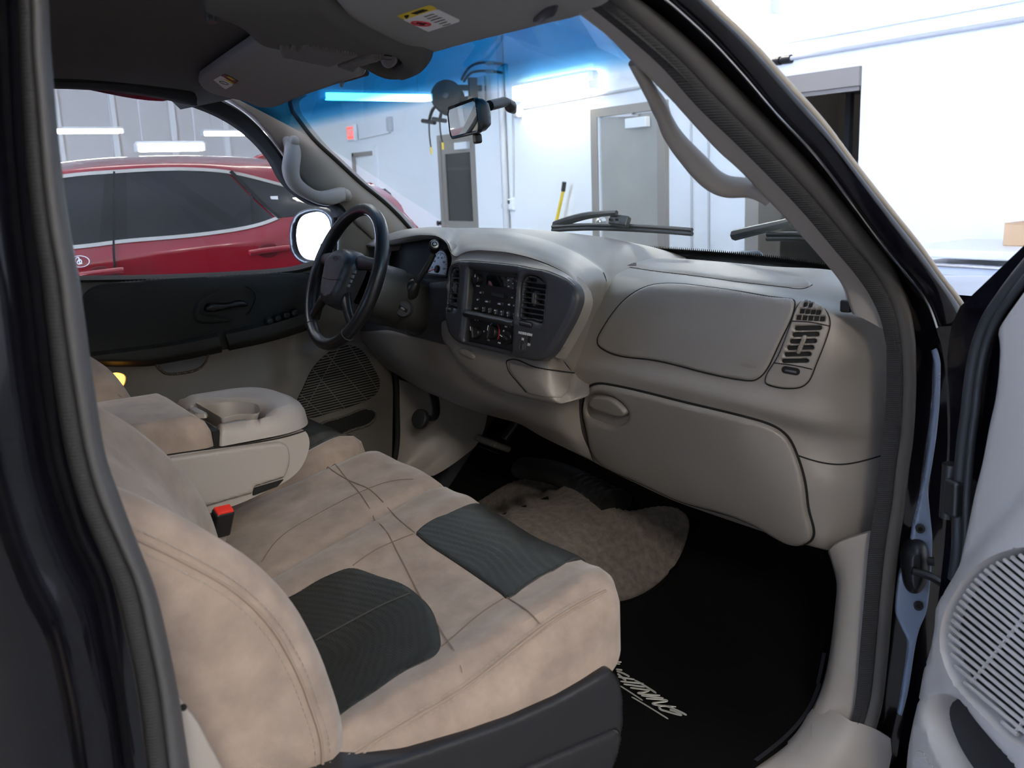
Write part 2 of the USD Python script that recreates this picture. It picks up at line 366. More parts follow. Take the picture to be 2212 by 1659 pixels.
wall_run([(1529, 180), (1531, 560)], WY-.015, .009, 'wall_seam', 'right one of two thin vertical strips between the grey door and the doorway', 'conduit', 'strip')
wall_run([(778, 300), (842, 286)], WL-.03, .012, 'conduit', 'white conduit on the far left wall above the exit sign', 'white_metal')
t = Thing('thermostat', 'white thermostat with grey screen on the wall under the thin conduit', 'thermostat')
p = aY((1106, 441), WY)[0]; t.part('box', rbox((.10, .04, .12), .008, c=(p[0]+.02, WY-.02, p[2])), 'white_metal'); t.part('screen', box((p[0]-.02, WY-.045, p[2]+.005), (p[0]+.012, WY-.04, p[2]+.045)), 'rubber_grey'); t.done()
def wbox(px0, px1, y, d, **k):
    a, b = aY(px0, y)[0], aY(px1, y)[0]
    return box((a[0], y-d, min(a[2], b[2])), (b[0], y, max(a[2], b[2])))
# closed grey door with closer and knob
a, b = aY((1283, 238), WY)[0], aY((1424, 216), WY)[0]; ztop = (a[2]+b[2])/2; x0, x1 = a[0], b[0]
t = Thing('door_1', kind='structure')
t.part('door_frame', cat(box((x0, WY-.05, 0), (x0+.10, WY+.01, ztop)), box((x1+.02, WY-.05, 0), (x1+.12, WY+.01, ztop)), box((x0+.10, WY-.05, ztop-.08), (x1+.02, WY+.01, ztop))), 'taupe_paint')
t.part('door_leaf', box((x0+.12, WY-.02, .01), (x1+.02, WY+.01, ztop-.09)), 'door_grey')
t.part('door_stop', box((x0+.10, WY-.04, .01), (x0+.122, WY+.0, ztop-.08)), 'white_metal')
p = t.part('door_closer', rbox((.28, .06, .09), .008, c=(x1-.22, WY-.06, ztop-.17)), 'white_metal')
t.part('closer_arm', cat(cyl((x1-.2, WY-.07, ztop-.11), (x1-.5, WY-.12, ztop-.1), .008), cyl((x1-.5, WY-.12, ztop-.1), (x1-.3, WY-.05, ztop-.09), .008)), 'conduit', parent=p)
k = aY((1306, 478), WY)[0]; kk = t.part('door_knob', cat(tube([(k[0], WY-.02, k[2]), (k[0], WY-.05, k[2]), (k[0], WY-.065, k[2]), (k[0], WY-.085, k[2]), (k[0], WY-.095, k[2])], [.045, .02, .032, .036, .02], 20)), 'chrome'); t.done()
# doorway to the dark room
t = Thing('door_2', kind='structure')
t.part('door_frame', cat(box((dw0-.02, WY-.05, 0), (dw0+.12, WY+.22, dwt)), box((dw0+.12, WY-.03, dwt-.13), (dw1, WY+.22, dwt))), 'taupe_paint')
t.part('frame_bead', box((dw0+.12, WY+.02, dwt-.16), (dw1-.03, WY+.06, dwt-.13)), 'taupe_paint'); t.done()
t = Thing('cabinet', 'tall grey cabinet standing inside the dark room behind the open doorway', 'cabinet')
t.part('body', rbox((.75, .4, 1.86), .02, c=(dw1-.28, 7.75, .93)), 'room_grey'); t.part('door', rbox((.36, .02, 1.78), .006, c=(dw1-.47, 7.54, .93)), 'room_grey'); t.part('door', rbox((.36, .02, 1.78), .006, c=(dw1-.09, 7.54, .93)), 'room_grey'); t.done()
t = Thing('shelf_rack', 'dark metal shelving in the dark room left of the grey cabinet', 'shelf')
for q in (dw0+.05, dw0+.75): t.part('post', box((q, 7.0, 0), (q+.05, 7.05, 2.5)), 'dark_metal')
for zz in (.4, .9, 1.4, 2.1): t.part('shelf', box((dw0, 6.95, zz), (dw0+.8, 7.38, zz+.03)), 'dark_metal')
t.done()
# glazed door further left and the white one beyond it
a, b = aY((950, 293), WL)[0], aY((1012, 287), WL)[0]; x0, x1 = a[0], b[0]+.28; zt = a[2]
t = Thing('door_3', kind='structure')
t.part('door_frame', cat(box((x0, WL-.05, 0), (x0+.07, WL+.01, zt)), box((x1-.07, WL-.05, 0), (x1, WL+.01, zt)), box((x0+.07, WL-.05, zt-.07), (x1-.07, WL+.01, zt))), 'taupe_paint')
w0, w1 = aY((964, 333), WL)[0], aY((1018, 478), WL)[0]; wx1 = x1-.22
t.part('door_leaf', cat(box((x0+.07, WL-.03, .01), (w0[0], WL+.01, zt-.07)), box((wx1, WL-.03, .01), (x1-.07, WL+.01, zt-.07)), box((w0[0], WL-.03, .01), (wx1, WL+.01, w1[2])), box((w0[0], WL-.03, w0[2]), (wx1, WL+.01, zt-.07))), 'taupe_paint')
t.part('pane', box((w0[0], WL-.012, w1[2]), (wx1, WL-.006, w0[2])), 'dark_window')
t.part('door_closer', rbox((.3, .06, .09), .008, c=(x1-.35, WL-.06, zt-.16)), 'white_metal'); p = aY((958, 478), WL)[0]
t.part('door_knob', tube([(p[0]-.0, WL-.02, p[2]-.02), (p[0], WL-.06, p[2]-.02), (p[0], WL-.09, p[2]-.02)], [.04, .02, .035], 16), 'dark_metal'); t.done()
a, b = aY((766, 322), WL)[0], aY((814, 316), WL)[0]
t = Thing('door_4', kind='structure')
t.part('door_frame', cat(box((a[0]-.05, WL-.05, 0), (a[0]+.0, WL+.01, a[2])), box((b[0]-.06, WL-.05, 0), (b[0], WL+.01, a[2])), box((a[0], WL-.05, a[2]-.06), (b[0]-.06, WL+.01, a[2]))), 'white_metal')
t.part('door_leaf', box((a[0], WL-.02, .01), (b[0]-.06, WL+.01, a[2]-.06)), 'white_metal')
t.part('frame_bead', cat(box((a[0], WL-.06, .1), (a[0]+.06, WL-.03, a[2]-.06)), box((a[0], WL-.06, a[2]-.12), (b[0]-.06, WL-.03, a[2]-.06))), 'taupe_paint'); t.done()
# exit sign
p = aY((767, 287), WL)[0]
t = Thing('exit_sign', 'small red EXIT sign high on the far left wall', 'exit sign')
t.part('housing', rbox((.26, .06, .24), .01, c=(p[0], WL-.05, p[2])), 'white_metal'); t.part('lens', box((p[0]-.11, WL-.086, p[2]-.09), (p[0]+.11, WL-.08, p[2]+.09)), 'exit_red')
t.part('lettering', text_on('EXIT', .09, frame((p[0], WL-.088, p[2]), (1, 0, 0), (0, 0, 1)), .002, True), 'label_white'); t.done()
p = aY((846, 268), WL)[0]
t = Thing('junction_box', 'small grey junction box on the far wall right of the exit sign', 'box'); t.part('body', rbox((.1, .06, .2), .01, c=(p[0], WL-.03, p[2])), 'conduit'); t.part('cover', rbox((.08, .01, .16), .004, c=(p[0], WL-.065, p[2])), 'conduit'); t.done()
p = aY((1123, 241), WY)[0]
t = Thing('junction_box', 'small grey junction box at the end of the conduit beside the downpipe', 'box'); t.part('body', rbox((.09, .06, .13), .01, c=(p[0], WY-.03, p[2])), 'conduit'); t.part('cover', rbox((.07, .01, .1), .004, c=(p[0], WY-.065, p[2])), 'conduit'); t.done()
# lamps
def lamp(c, length, axis, label, chain=None, hh=.10, w=.12, glowm='lamp_tube'):
    """Fluorescent batten: pan, wrapped diffuser, two end caps (and two hangers)."""
    c = np.asarray(c, float); a = np.array([1., 0, 0]) if axis == 'x' else np.array([0, 1., 0]); s = np.array([1, 1, 0])-a
    t = Thing('ceiling_lamp', label, 'lamp'); sz = a*length+s*w
    t.part('housing', rbox(sz*[1, 1, 0]+[0, 0, .03], .008, c=c+[0, 0, hh/2+.005]), 'white_metal')
    t.part('diffuser', rbox(sz*[.97, .97, 0]+a*0+[0, 0, hh], .03, c=c, seg=6), glowm)
    for e in (-1, 1):
        t.part('end_cap', rbox(a*.02+s*w+[0, 0, hh], .005, c=c+a*e*(length/2+.005)), 'white_metal')
        if chain: t.part('hanger', cyl(c+a*e*length*.4+[0, 0, hh/2], c+a*e*length*.4+[0, 0, chain], .006, 6), 'conduit')
    t.done()
a, b = aY((1117, 204), WY-.1)[0], aY((1281, 172), WY-.1)[0]
lamp(((a[0]+b[0])/2, WY-.1, (a[2]+b[2])/2), b[0]-a[0], 'x', 'bright batten lamp on the wall above the grey door', hh=.15)
a, b = aY((1505, 5), WY-.1)[0], aY((1672, 12), WY-.1)[0]
lamp((b[0]-.6, WY-.1, b[2]), 1.2, 'x', 'bright batten lamp at the top edge above the black windshield pillar', hh=.13)
a, b = aX((697, 200), -6.6)[0], aX((925, 209), -6.6)[0]
lamp((-6.6, (a[1]+b[1])/2, (a[2]+b[2])/2-.02), b[1]-a[1], 'y', 'hanging batten lamp seen through the blue windshield band left of the hose reel', 2.0, hh=.07)
a = aX((180, 283), -11.5)[0]; lamp((-11.5, a[1]-.1, a[2]), 1.15, 'y', 'hanging batten lamp seen through the rear part of the driver window', 1.8, hh=.06)
a = aX((500, 288), -11.5)[0]; lamp((-11.5, a[1]+.2, a[2]), 1.2, 'y', 'hanging batten lamp seen through the front part of the driver window', 1.8, hh=.06)
a = aX([(295, 318), (438, 318)], -8.8); lamp((-8.8, (a[0, 1]+a[1, 1])/2, (a[0, 2]+a[1, 2])/2), a[1, 1]-a[0, 1], 'y', 'brightest hanging batten lamp, low above the roof of the red car', 2.0, hh=.085)
for x, y, where in ((5.0, -1.5, 'nearest behind the photographer'), (7.2, -1.5, 'by the right wall behind the photographer'), (5.4, 1.0, 'nearest abreast of the open door'), (7.4, 1.0, 'by the right wall abreast of the open door')):
    lamp((x, y, 4.15), 1.3, 'y', 'high-bay ceiling lamp '+where, .25, w=.62, glowm='fill_panel')  # unseen, added to brighten the cab through the open door
lamp(((dw0+dw1)/2-.3, 7.3, 2.75), .6, 'x', 'small dim lamp on the ceiling of the dark back room', .12, glowm='fill_dim')  # added fill in place of light spilling into the room
for x, y, ax in ((-3.6, 2.2, 'y'), (-3.6, -1.6, 'y')): lamp((x, y, 4.3), 2.4, ax, 'ceiling batten lamp above the bay of the red car, the one nearer the '+('front wall' if y > 0 else 'rear'), .25)
# the hose reel
t = Thing('hose_reel', 'black double hose reel on the column left of the downpipe', 'hose reel')
HY = WY-.42
def hp(x, y, d=0.0): return aY((x, y), HY+d)[0]
ctr = hp(968, 212); ax = unit((.8, -.6, .05))
for k, off in enumerate((-.09, .09)):
    M = trimesh.geometry.align_vectors([0, 0, 1], ax); M[:3, 3] = ctr+ax*off
    r = .175
    t.part('drum', lathe([(0, -.075), (r*.9, -.075), (r, -.06), (r, -.045), (r*.8, -.03), (r*.8, .03), (r, .045), (r, .06), (r*.9, .075), (0, .075)], M), 'matt_black')
    t.part('hose_coil', cat(*[tube(np.array([ctr+ax*(off+z)+(np.cos(q)*np.cross(ax, (0, 0, 1))+np.sin(q)*np.array([0, 0, 1.]))*.155 for q in np.linspace(0, 2*np.pi, 28, endpoint=False)]), .014, 8, closed=True) for z in (-.028, 0, .028)]), 'rubber')
t.part('bracket', cat(cyl(ctr-ax*.2, ctr+ax*.22, .03), rbox((.05, .10, .36), .01, c=hp(1022, 205, .15)), rbox((.06, .4, .06), .01, c=hp(1020, 190, .28)), rbox((.30, .06, .05), .01, c=hp(1000, 215, .05))), 'black_plastic')
t.part('wall_plate', rbox((.22, .02, .34), .005, c=hp(1035, 200, .4)), 'conduit')
for s, (gx, gy), (ex, ey) in ((0, (927, 262), (931, 330)), (1, (950, 258), (956, 320))):
    t.part('guide_arm', tube(curve([hp(gx+25, gy-38), hp(gx+6, gy-22), hp(gx, gy)], 12), .018, 8), 'black_plastic')
    t.part('hose_guide', cyl(hp(gx-14, gy-1), hp(gx+12, gy+3), .024, 12), 'black_plastic')
    t.part('hose_end', tube(curve([hp(gx, gy), hp((gx+ex)/2-1, (gy+ey)/2), hp(ex, ey-12)], 10), .009, 8), 'black_plastic')
    t.part('brass_tip', cyl(hp(ex, ey-12), hp(ex+1, ey+3), .012, 10), 'yellow_paint')
for q in ([(1085, 138), (1060, 136), (1030, 137), (1010, 150), (997, 172)], [(1085, 157), (1060, 154), (1030, 154), (1012, 162), (1002, 176)]):
    t.part('feed_hose', tube(curve([hp(*a) for a in q], 24), .014, 8), 'rubber'); t.part('fitting', cyl(hp(q[1][0]-8, q[1][1]), hp(q[1][0]+8, q[1][1]), .022, 10), 'silver')
t.done()
# broom handle, extinguisher, tool bench, box
t = Thing('broom', 'yellow broom handle with black grip leaning on the wall left of the grey door', 'broom')
f = lambda x, y: aY((x, y), WY-.12)[0]
t.part('handle', cyl(f(1217, 410), f(1196, 505), .017), 'yellow_paint'); t.part('grip', cyl(f(1219, 393), f(1216.5, 413), .022), 'black_plastic')
e = f(1196, 505); d = unit(e-f(1217, 410)); g = e+d*((e[2]-.12)/-d[2]); t.part('lower_handle', cyl(e, g, .022), 'black_plastic'); t.part('head', rbox((.4, .08, .12), .02, c=(g[0], g[1], .06)), 'black_plastic'); t.done()
t = Thing('fire_extinguisher', 'red fire extinguisher on the far left wall behind the red car', 'fire extinguisher')
p = aY((868, 468), WL)[0]; t.part('cylinder', tube([(p[0], WL-.1, p[2]-.45), (p[0], WL-.1, p[2]-.43), (p[0], WL-.1, p[2]-.02), (p[0], WL-.1, p[2]+.02), (p[0], WL-.1, p[2]+.05)], [.05, .075, .075, .06, .025], 18), 'red_plastic')
t.part('valve', rbox((.05, .04, .06), .008, c=(p[0], WL-.1, p[2]+.08)), 'black_plastic'); t.part('lever', tube(curve([(p[0], WL-.1, p[2]+.1), (p[0]-.05, WL-.1, p[2]+.13), (p[0]-.09, WL-.1, p[2]+.11)], 8), .008, 6), 'black_plastic'); t.part('hose', tube(curve([(p[0], WL-.12, p[2]+.07), (p[0]+.06, WL-.14, p[2]+.04), (p[0]+.09, WL-.12, p[2]-.2)], 12), .01, 8), 'black_plastic'); t.done()
by0, by1, bx0, bz = 4.95, 5.75, aY((1935, 540), 4.95)[0, 0], aY((2100, 541), 4.95)[0, 2]
t = Thing('tool_chest', 'white metal tool chest with wide drawers standing by the right wall', 'tool chest')
t.part('body', rbox((1.9, by1-by0-.04, bz-.16), .015, c=(bx0+.95, (by0+by1)/2+.02, .06+(bz-.16)/2)), 'white_metal')
t.part('top', rbox((1.96, by1-by0+.02, .05), .012, c=(bx0+.95, (by0+by1)/2, bz-.025)), 'white_metal')
for k, (z0, z1) in enumerate(((bz-.15, bz-.075), (bz-.32, bz-.16), (bz-.52, bz-.33), (bz-.74, bz-.53))):
    for q in range(2):
        p = t.part('drawer', rbox((.90, .03, z1-z0-.008), .006, c=(bx0+.49+.93*q, by0+.005, (z0+z1)/2)), 'drawer_grey'); t.part('drawer_pull', rbox((.84, .02, .015), .005, c=(bx0+.49+.93*q, by0-.015, z1-.014)), 'silver', parent=p)
for q in (.1, 1.8):
    for yy in (by0+.12, by1-.12): t.part('caster', cyl((bx0+q-.02, yy, .05), (bx0+q+.02, yy, .05), .05), 'black_plastic')
t.done()
t = Thing('cardboard_box', 'brown cardboard box standing on the white tool chest', 'box'); p = aY((2166, 520), 5.3)[0]; hh = aY((2166, 483), 5.3)[0, 2]-bz
t.part('carton', rbox((.42, .3, hh), .006, c=(p[0]+.21, 5.3+.15, bz+hh/2)), 'cardboard'); t.part('flap', box((p[0], 5.30, bz+hh), (p[0]+.42, 5.445, bz+hh+.004)), 'cardboard'); t.part('flap', box((p[0], 5.455, bz+hh), (p[0]+.42, 5.6, bz+hh+.004)), 'cardboard'); t.done()
MAT['rubber_fuzz'] = usdkit.material(stage, '/World/Looks/rubber_fuzz', {
    'tc': ('texture_coordinate', {}), 'w': ('wave_texture', dict(bands_direction='z', scale=90.0, distortion=1.5, detail=2.0)), 'b': ('bump', dict(strength=.35, distance=.0015)),
    'p': ('principled_bsdf', dict(base_color=(.019, .019, .021), roughness=.8))}, [('tc.object', 'w.vector'), ('w.fac', 'b.height'), ('b.normal', 'p.normal')], surface='p.BSDF')
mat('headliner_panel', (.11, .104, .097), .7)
mat('silver_thread', (.50, .49, .44), .45, metallic=.4)
mat('pedal_rubber', (.07, .063, .055), .8)
mat('patch_plastic', (.33, .305, .28), .7, bump=(350, .8, .002))
mat('jamb_sheen', (.24, .29, .38), .3)  # daylight reflection in black paint, put into a pale base colour
mat('dash_shade', (.20, .18, .16), .6)
mat('gauge_white', (.62, .68, .74), .6)
mat('red_needle', (.85, .06, .04), .5)
mat('button_grey', (.024, .025, .028), .4)
mat('button_silver', (.20, .21, .22), .35)
mat('lens_black', (.004, .005, .005), .04)
mat('column_plastic', (.024, .0235, .022), .42, bump=(900, .2, .0006))
mat('leather_black', (.014, .014, .016), .34, bump=(1100, .12, .0005))
mat('hub_plastic', (.030, .031, .036), .40, bump=(1000, .2, .0005))
mat('thread_grey', (.10, .10, .10), .8)
mat('steel_dull', (.30, .30, .29), .35, metallic=.7)
def perforated(name, c):
    MAT[name] = usdkit.material(stage, '/World/Looks/'+name, {
        'tc': ('texture_coordinate', {}), 'v': ('voronoi_texture', dict(scale=260.0, randomness=0.0)), 'r': ('rgb_ramp', dict(ramp=[(.0, (.15, .15, .15)), (.30, (.2, .2, .2)), (.42, (1, 1, 1)), (1, (1, 1, 1))])),
        'mx': ('mix_color', dict(blend_type='multiply', fac=1.0, a=c)), 'b': ('bump', dict(strength=.45, distance=.001)), 'p': ('principled_bsdf', dict(roughness=.5, specular_ior_level=.45))},
        [('tc.object', 'v.vector'), ('v.distance', 'r.fac'), ('r.color', 'mx.b'), ('mx.result', 'p.base_color'), ('r.color', 'b.height'), ('b.normal', 'p.normal')], surface='p.BSDF')
perforated('perforated', (.024, .0245, .021))
mat('perforated_edge', (.07, .068, .062), .6)
mat('seam_suede', (.20, .155, .127), .95, spec=.1)
mat('shield_plastic', (.010, .010, .0115), .40, bump=(300, .25, .0012))
mat('black_gloss', (.006, .006, .006), .12)
mat('chrome_satin', (.36, .345, .31), .5)
mat('red_dark', (.09, .004, .008), .3)
# ================================================================ the truck's cab
_n, _l = pane_nodes((1, 1, 1))
_n.update({'geo': ('geometry', {}), 's': ('separate_xyz', {}), 'sq': ('math', dict(math_type='multiply')), 'zz': ('math', dict(math_type='multiply_add', value2=.07)), 'mr': ('map_range', dict(from_min=1.664, from_max=1.704)),
    'r': ('rgb_ramp', dict(ramp=[(0, (.93, .967, .962)), (.15, (.89, .95, .965)), (.6, (.28, .60, .80)), (1, (.10, .41, .62))]))})
MAT['windshield'] = usdkit.material(stage, '/World/Looks/windshield', _n, _l+[('geo.position', 's.vector'), ('s.x', 'sq.value1'), ('s.x', 'sq.value2'), ('sq.value', 'zz.value1'), ('s.z', 'zz.value3'), ('zz.value', 'mr.value'), ('mr.result', 'r.fac'), ('r.color', 't.color')], surface='m.closure')
NC = 90
def xc_(pts, x, n=NC): return aXv(curve(pts, n, smooth='p'), x)
# --- front (A) pillar, passenger side: curves traced down the door opening
T_ = [(1190, -18), (1244, 24), (1308, 74), (1362, 129), (1452, 218), (1495, 266), (1558, 333), (1591, 362), (1662, 435), (1695, 470), (1737, 516), (1791, 578), (1811, 603), (1826, 628), (1836, 661), (1842, 678)]
S0_ = [(1225, -22), (1300, 35), (1362, 85), (1425, 141), (1508, 233), (1591, 312), (1666, 387), (1737, 462), (1799, 536), (1849, 595), (1882, 644), (1905, 700), (1915, 755), (1915, 820), (1913, 885), (1908, 951), (1900, 999), (1891, 1087), (1879, 1161), (1867, 1291), (1856, 1421), (1849, 1504), (1839, 1562)]
S1_ = [(1275, -30), (1345, 22), (1405, 72), (1468, 128), (1545, 208), (1627, 290), (1701, 366), (1771, 444), (1832, 517), (1883, 577), (1915, 630), (1938, 693), (1948, 755), (1951, 820), (1949, 885), (1944, 951), (1936, 1002), (1927, 1089), (1915, 1163), (1901, 1293), (1890, 1423), (1881, 1506), (1864, 1568)]
S2_ = [(1330, -36), (1395, 10), (1455, 56), (1512, 108), (1582, 178), (1668, 266), (1740, 343), (1812, 424), (1870, 497), (1922, 562), (1950, 628), (1968, 693), (1974, 755), (1974, 820), (1972, 885), (1967, 951), (1960, 1005), (1950, 1092), (1939, 1168), (1925, 1296), (1913, 1425), (1903, 1511), (1885, 1580)]
def swell(a, b, ma, mb, out, k=7):
    """Rounded section between two curves (points): bulges towards +x by out."""
    rows = []
    for q in np.linspace(0, 1, k):
        p = a+(b-a)*q; p = p+np.array([out*np.sin(np.pi*q)**.7, 0, 0]); rows.append(p)
    return rows
s0, s1, s2 = (xc_(c, x) for c, x in ((S0_, .852), (S1_, .868), (S2_, .872)))
ds = Thing('door_seal', 'dark rubber weatherstrip framing the front of the open passenger doorway', 'weatherstrip')
G = np.stack([s0+[-.002, .012, 0]]+swell(s0, s1, 0, 0, .006, 9)+[s1-[.004, 0, 0]]); ds.part('fabric_lip', slab(G, .012), 'rubber_fuzz', 60)
G = np.stack([s1-[.004, 0, 0]]+swell(s1+[.002, 0, 0], s2, 0, 0, .012, 11)+[s2-[.012, 0, 0]]); ds.part('bulb', slab(G, .01), 'rubber_bulb_lit', 60)
ds.done()
# interior trim of the pillar
nT = 70
t0 = xc_(T_, .812, nT); S0t = curve(S0_[:12]+[(1908, 712)], nT, smooth='p'); u0 = aXv(S0t, .846)
rows = [t0+[-.03, .035, .0], t0+[-.012, .014, 0], t0]+[t0+(u0-t0)*q+np.array([0, -.006*np.sin(np.pi*q), .004*np.sin(np.pi*q)]) for q in (.15, .4, .7, .92)]+[u0+[.006, .004, 0]]
t = Thing('pillar_trim', 'pale grey plastic trim on the front pillar beside the passenger', 'pillar trim')
t.part('cover', slab(np.stack(rows), .01), 'trim_plastic', 60)
p = aX((1836, 664), .80)[0]; t.part('clip', rbox((.02, .012, .022), .004, c=p+[-.006, -.002, .002]), 'black_plastic'); t.done()
def handle(name, label, path, rad, ends, mat_='trim_plastic', flat=1.0):
    t = Thing(name, label, 'grab handle'); t.part('grip', tube(curve(path, 70), curve(np.c_[rad, np.zeros(len(rad))], 70, smooth='p')[:, 0], 20, flat=flat, up=(0, 0, 1)), mat_, 80)
    for e, q, r in ends: t.part('screw_cover', tube(curve([e, (np.asarray(e)+q)/2, q], 6), [r*.9, r, r, r*.96, r*.8, r*.4], 18), mat_, 60)
    t.done()
hpx = [(1366, 136), (1384, 164), (1406, 198), (1427, 236), (1446, 280), (1474, 320), (1510, 360), (1546, 393), (1576, 404), (1612, 406), (1640, 416), (1664, 434)]
hx = [.795, .785, .77, .755, .742, .735, .735, .74, .75, .765, .785, .80]
handle('grab_handle', 'grey grab handle on the front pillar beside the passenger', [aX(q, x)[0] for q, x in zip(hpx, hx)], [.006, .010, .0125, .0125, .0118, .0115, .0115, .0125, .0145, .0175, .018, .010], [])
# black painted body: pillar face, hinge post, sill
P1_ = [(1380, -55), (1437, 0), (1466, 25), (1533, 87), (1599, 158), (1674, 245), (1757, 333), (1840, 441), (1924, 553), (1962, 599), (1998, 648), (2021, 706), (2037, 762), (2045, 850), (2047, 950), (2040, 1050), (2034, 1180), (2020, 1320), (2006, 1440), (1990, 1560), (1975, 1659), (1970, 1700)]
P2_ = [(1455, -60), (1516, 0), (1533, 17), (1616, 96), (1695, 183), (1770, 266), (1840, 358), (1915, 453), (1982, 536), (2034, 609), (2060, 641), (2078, 668)]
s2j = xc_(S2_+[(1875, 1640)], .862); p1 = xc_(P1_, .905)
def upto(pts, x, n=60): return aXv(curve(pts, n, smooth='p'), x)
p1u = upto(P1_[:12], .905); p2 = upto(P2_, .915)
body = Thing('pickup_body', 'glossy black pickup cab shell around the open passenger doorway', 'pickup truck')
def jamb(a, b, d0, d1): return np.stack([a+(b-a)*q+np.array([-d0*np.sin(np.pi*min(q*1.6, 1))-d1*q*0, 0, 0]) for q in np.linspace(0, 1, 14)])
body.part('door_jamb', slab(jamb(s2j+[-.008, 0, 0], p1, .022, 0), .006), 'black_paint', 60)
body.part('windshield_pillar', slab(np.stack([p1u+[-.012, .012, 0], p1u+[0, .004, 0]]+[p1u+(p2-p1u)*q+np.array([.016*np.sin(np.pi*q)**.6, 0, 0]) for q in np.linspace(.05, 1, 10)]+[p2+[-.02, .03, -.005], p2+[-.06, .05, -.01]]), .006), 'black_paint', 60)
body.part('gutter_strip', tube(p1u+[.004, -.003, 0], .0022, 8), 'chrome', label='thin bright drip moulding along the black pillar')
body.part('pillar_edge_glint', tube(p2+[.002, 0, .002], .0055, 10), 'edge_glint')  # lamp reflection along the outer edge, painted as a pale bead
# hinge post below the pillar and the outer jamb towards the door
hp0 = xc_(P1_[11:], .905, 50); hp1 = hp0+np.array([.03, .06, 0]); hp2 = hp0+np.array([.075, .13, 0])
body.part('hinge_post', slab(np.stack([hp0+(hp1-hp0)*q for q in np.linspace(0, 1, 5)]+[hp1+(hp2-hp1)*q for q in np.linspace(.2, 1, 6)]), .006), 'black_paint', 50)
# rocker and lower jamb
a = aX([(1880, 1590), (1895, 1700)], .87); lo = a[0]
body.part('rocker', cat(rbox((.11, 2.0, .16), .03, c=(.90, .45, .295))), 'black_paint', 50)
# rear (B) pillar
B0_ = [(96, -110), (101, -30), (105, 0), (110, 100), (118, 200), (127, 300), (138, 400), (153, 500), (171, 600), (188, 720), (206, 850), (228, 980), (262, 1080), (300, 1180), (335, 1270), (362, 1380), (386, 1500), (410, 1659), (416, 1700)]
B1_ = [(61, -110), (66, -30), (69, 0), (72, 100), (80, 200), (88, 300), (97, 400), (110, 500), (128, 600), (143, 720), (163, 850), (186, 980), (215, 1080), (258, 1180), (296, 1270), (322, 1380), (346, 1500), (366, 1659), (372, 1700)]
B2_ = [(35, -110), (40, -30), (43, 0), (47, 100), (52, 200), (58, 300), (66, 400), (78, 500), (94, 600), (108, 720), (124, 850), (146, 980), (172, 1080), (212, 1180), (250, 1270), (277, 1380), (302, 1500), (322, 1659), (328, 1700)]
B3_ = [(8, -110), (12, -30), (14, 0), (18, 100), (22, 200), (28, 300), (36, 400), (46, 500), (60, 600), (74, 720), (90, 850), (110, 980), (136, 1080), (172, 1180), (214, 1270), (240, 1380), (262, 1500), (284, 1659), (290, 1700)]
b0, b1, b2, b3 = (xc_(c, x) for c, x in ((B0_, .848), (B1_, .868), (B2_, .862), (B3_, .848)))
t = Thing('door_seal', 'blurred grey rubber weatherstrip on the near rear pillar at the left edge', 'weatherstrip')
G = np.stack([b0-[.02, 0, 0]]+swell(b0, b1, 0, 0, .010, 11)+[b1-[.006, 0, 0]]); t.part('bulb', slab(G, .01), 'rubber_grey', 60)
G = np.stack([b1-[.006, 0, 0]]+swell(b1-[.004, 0, 0], b2, 0, 0, .005, 9)+[b2-[.012, 0, 0]]); t.part('fabric_lip', slab(G, .008), 'rubber_fuzz', 60); t.done()
up_ = np.array([0, 0, 1.0])
o1 = b3+np.array([.028, -.020, 0]); o2 = b3+np.array([.042, -.028, 0]); o3 = b3+np.array([.085, -.060, 0]); o4 = b3+np.array([.10, -.10, 0]); o5 = b3+np.array([.10, -.5, 0])
rows = [b2-[.014, 0, 0], b3-[.006, 0, 0], b3]+[b3+(o1-b3)*q for q in (.5, 1)]+[o1+(o2-o1)*.5-[0, .012, 0], o2]+[o2+(o3-o2)*q+np.array([-.008*np.sin(np.pi*q), -.006*np.sin(np.pi*q), 0]) for q in (.2, .4, .6, .8, 1)]+[o4, o4+(o5-o4)*.3, o5]
body.part('rear_pillar', slab(np.stack(rows), .005), 'black_paint', 50)
# roof skin, cab back with its window opening, far side frame, cowl and bonnet
xs = np.linspace(-.885, .885, 40)
def wtop(x): return np.stack([x, .975-.24*np.abs(x/.82)**2.2, 1.742-.040*np.abs(x/.82)**2], -1)
def roofz(x, y): return 1.882-.108*np.abs(x/.885)**2.6-.03*np.clip((y-.55)/.4, 0, 1)**2
RQ = np.linspace(0, 1, 34)[:, None]; wt_ = wtop(xs); YY = -.47+(wt_[:, 1]+.012+.47)*RQ; XX = np.broadcast_to(xs, YY.shape); SQ = np.clip((RQ-.72)/.28, 0, 1); SQ = SQ*SQ*(3-2*SQ)
body.part('roof', slab(np.dstack([XX, YY, roofz(XX, YY)*(1-SQ)+(wt_[:, 2]+.034)*SQ]), .004), 'black_paint', 60)
rail = curve(np.vstack([p1u[0]+[-.01, 0, .0], [.90, .72, 1.745], [.90, .50, 1.768], [.90, .30, 1.768], [.895, .16, 1.745], b3[0]+[.02, -.02, 0]]), 40, smooth='p'); body.part('roof_rail', tube(rail, .030, 14), 'black_paint', 60)
rs_ = curve(np.vstack([s1[0], [.868, .66, 1.733], [.868, .50, 1.745], [.868, .30, 1.745], [.866, .19, 1.730], b1[0]]), 40, smooth='p'); single('door_seal', tube(rs_, .017, 14), 'rubber', 'dark rubber weatherstrip along the roof above the passenger doorway', 'weatherstrip')
for x0, x1, z0, z1 in ((-.88, .88, .35, 1.25), (-.88, -.68, 1.25, 1.80), (.68, .88, 1.25, 1.80), (-.68, .68, 1.66, 1.80)):
    body.part('cab_back', box((x0, -.47, z0), (x1, -.45, z1)), 'black_paint')
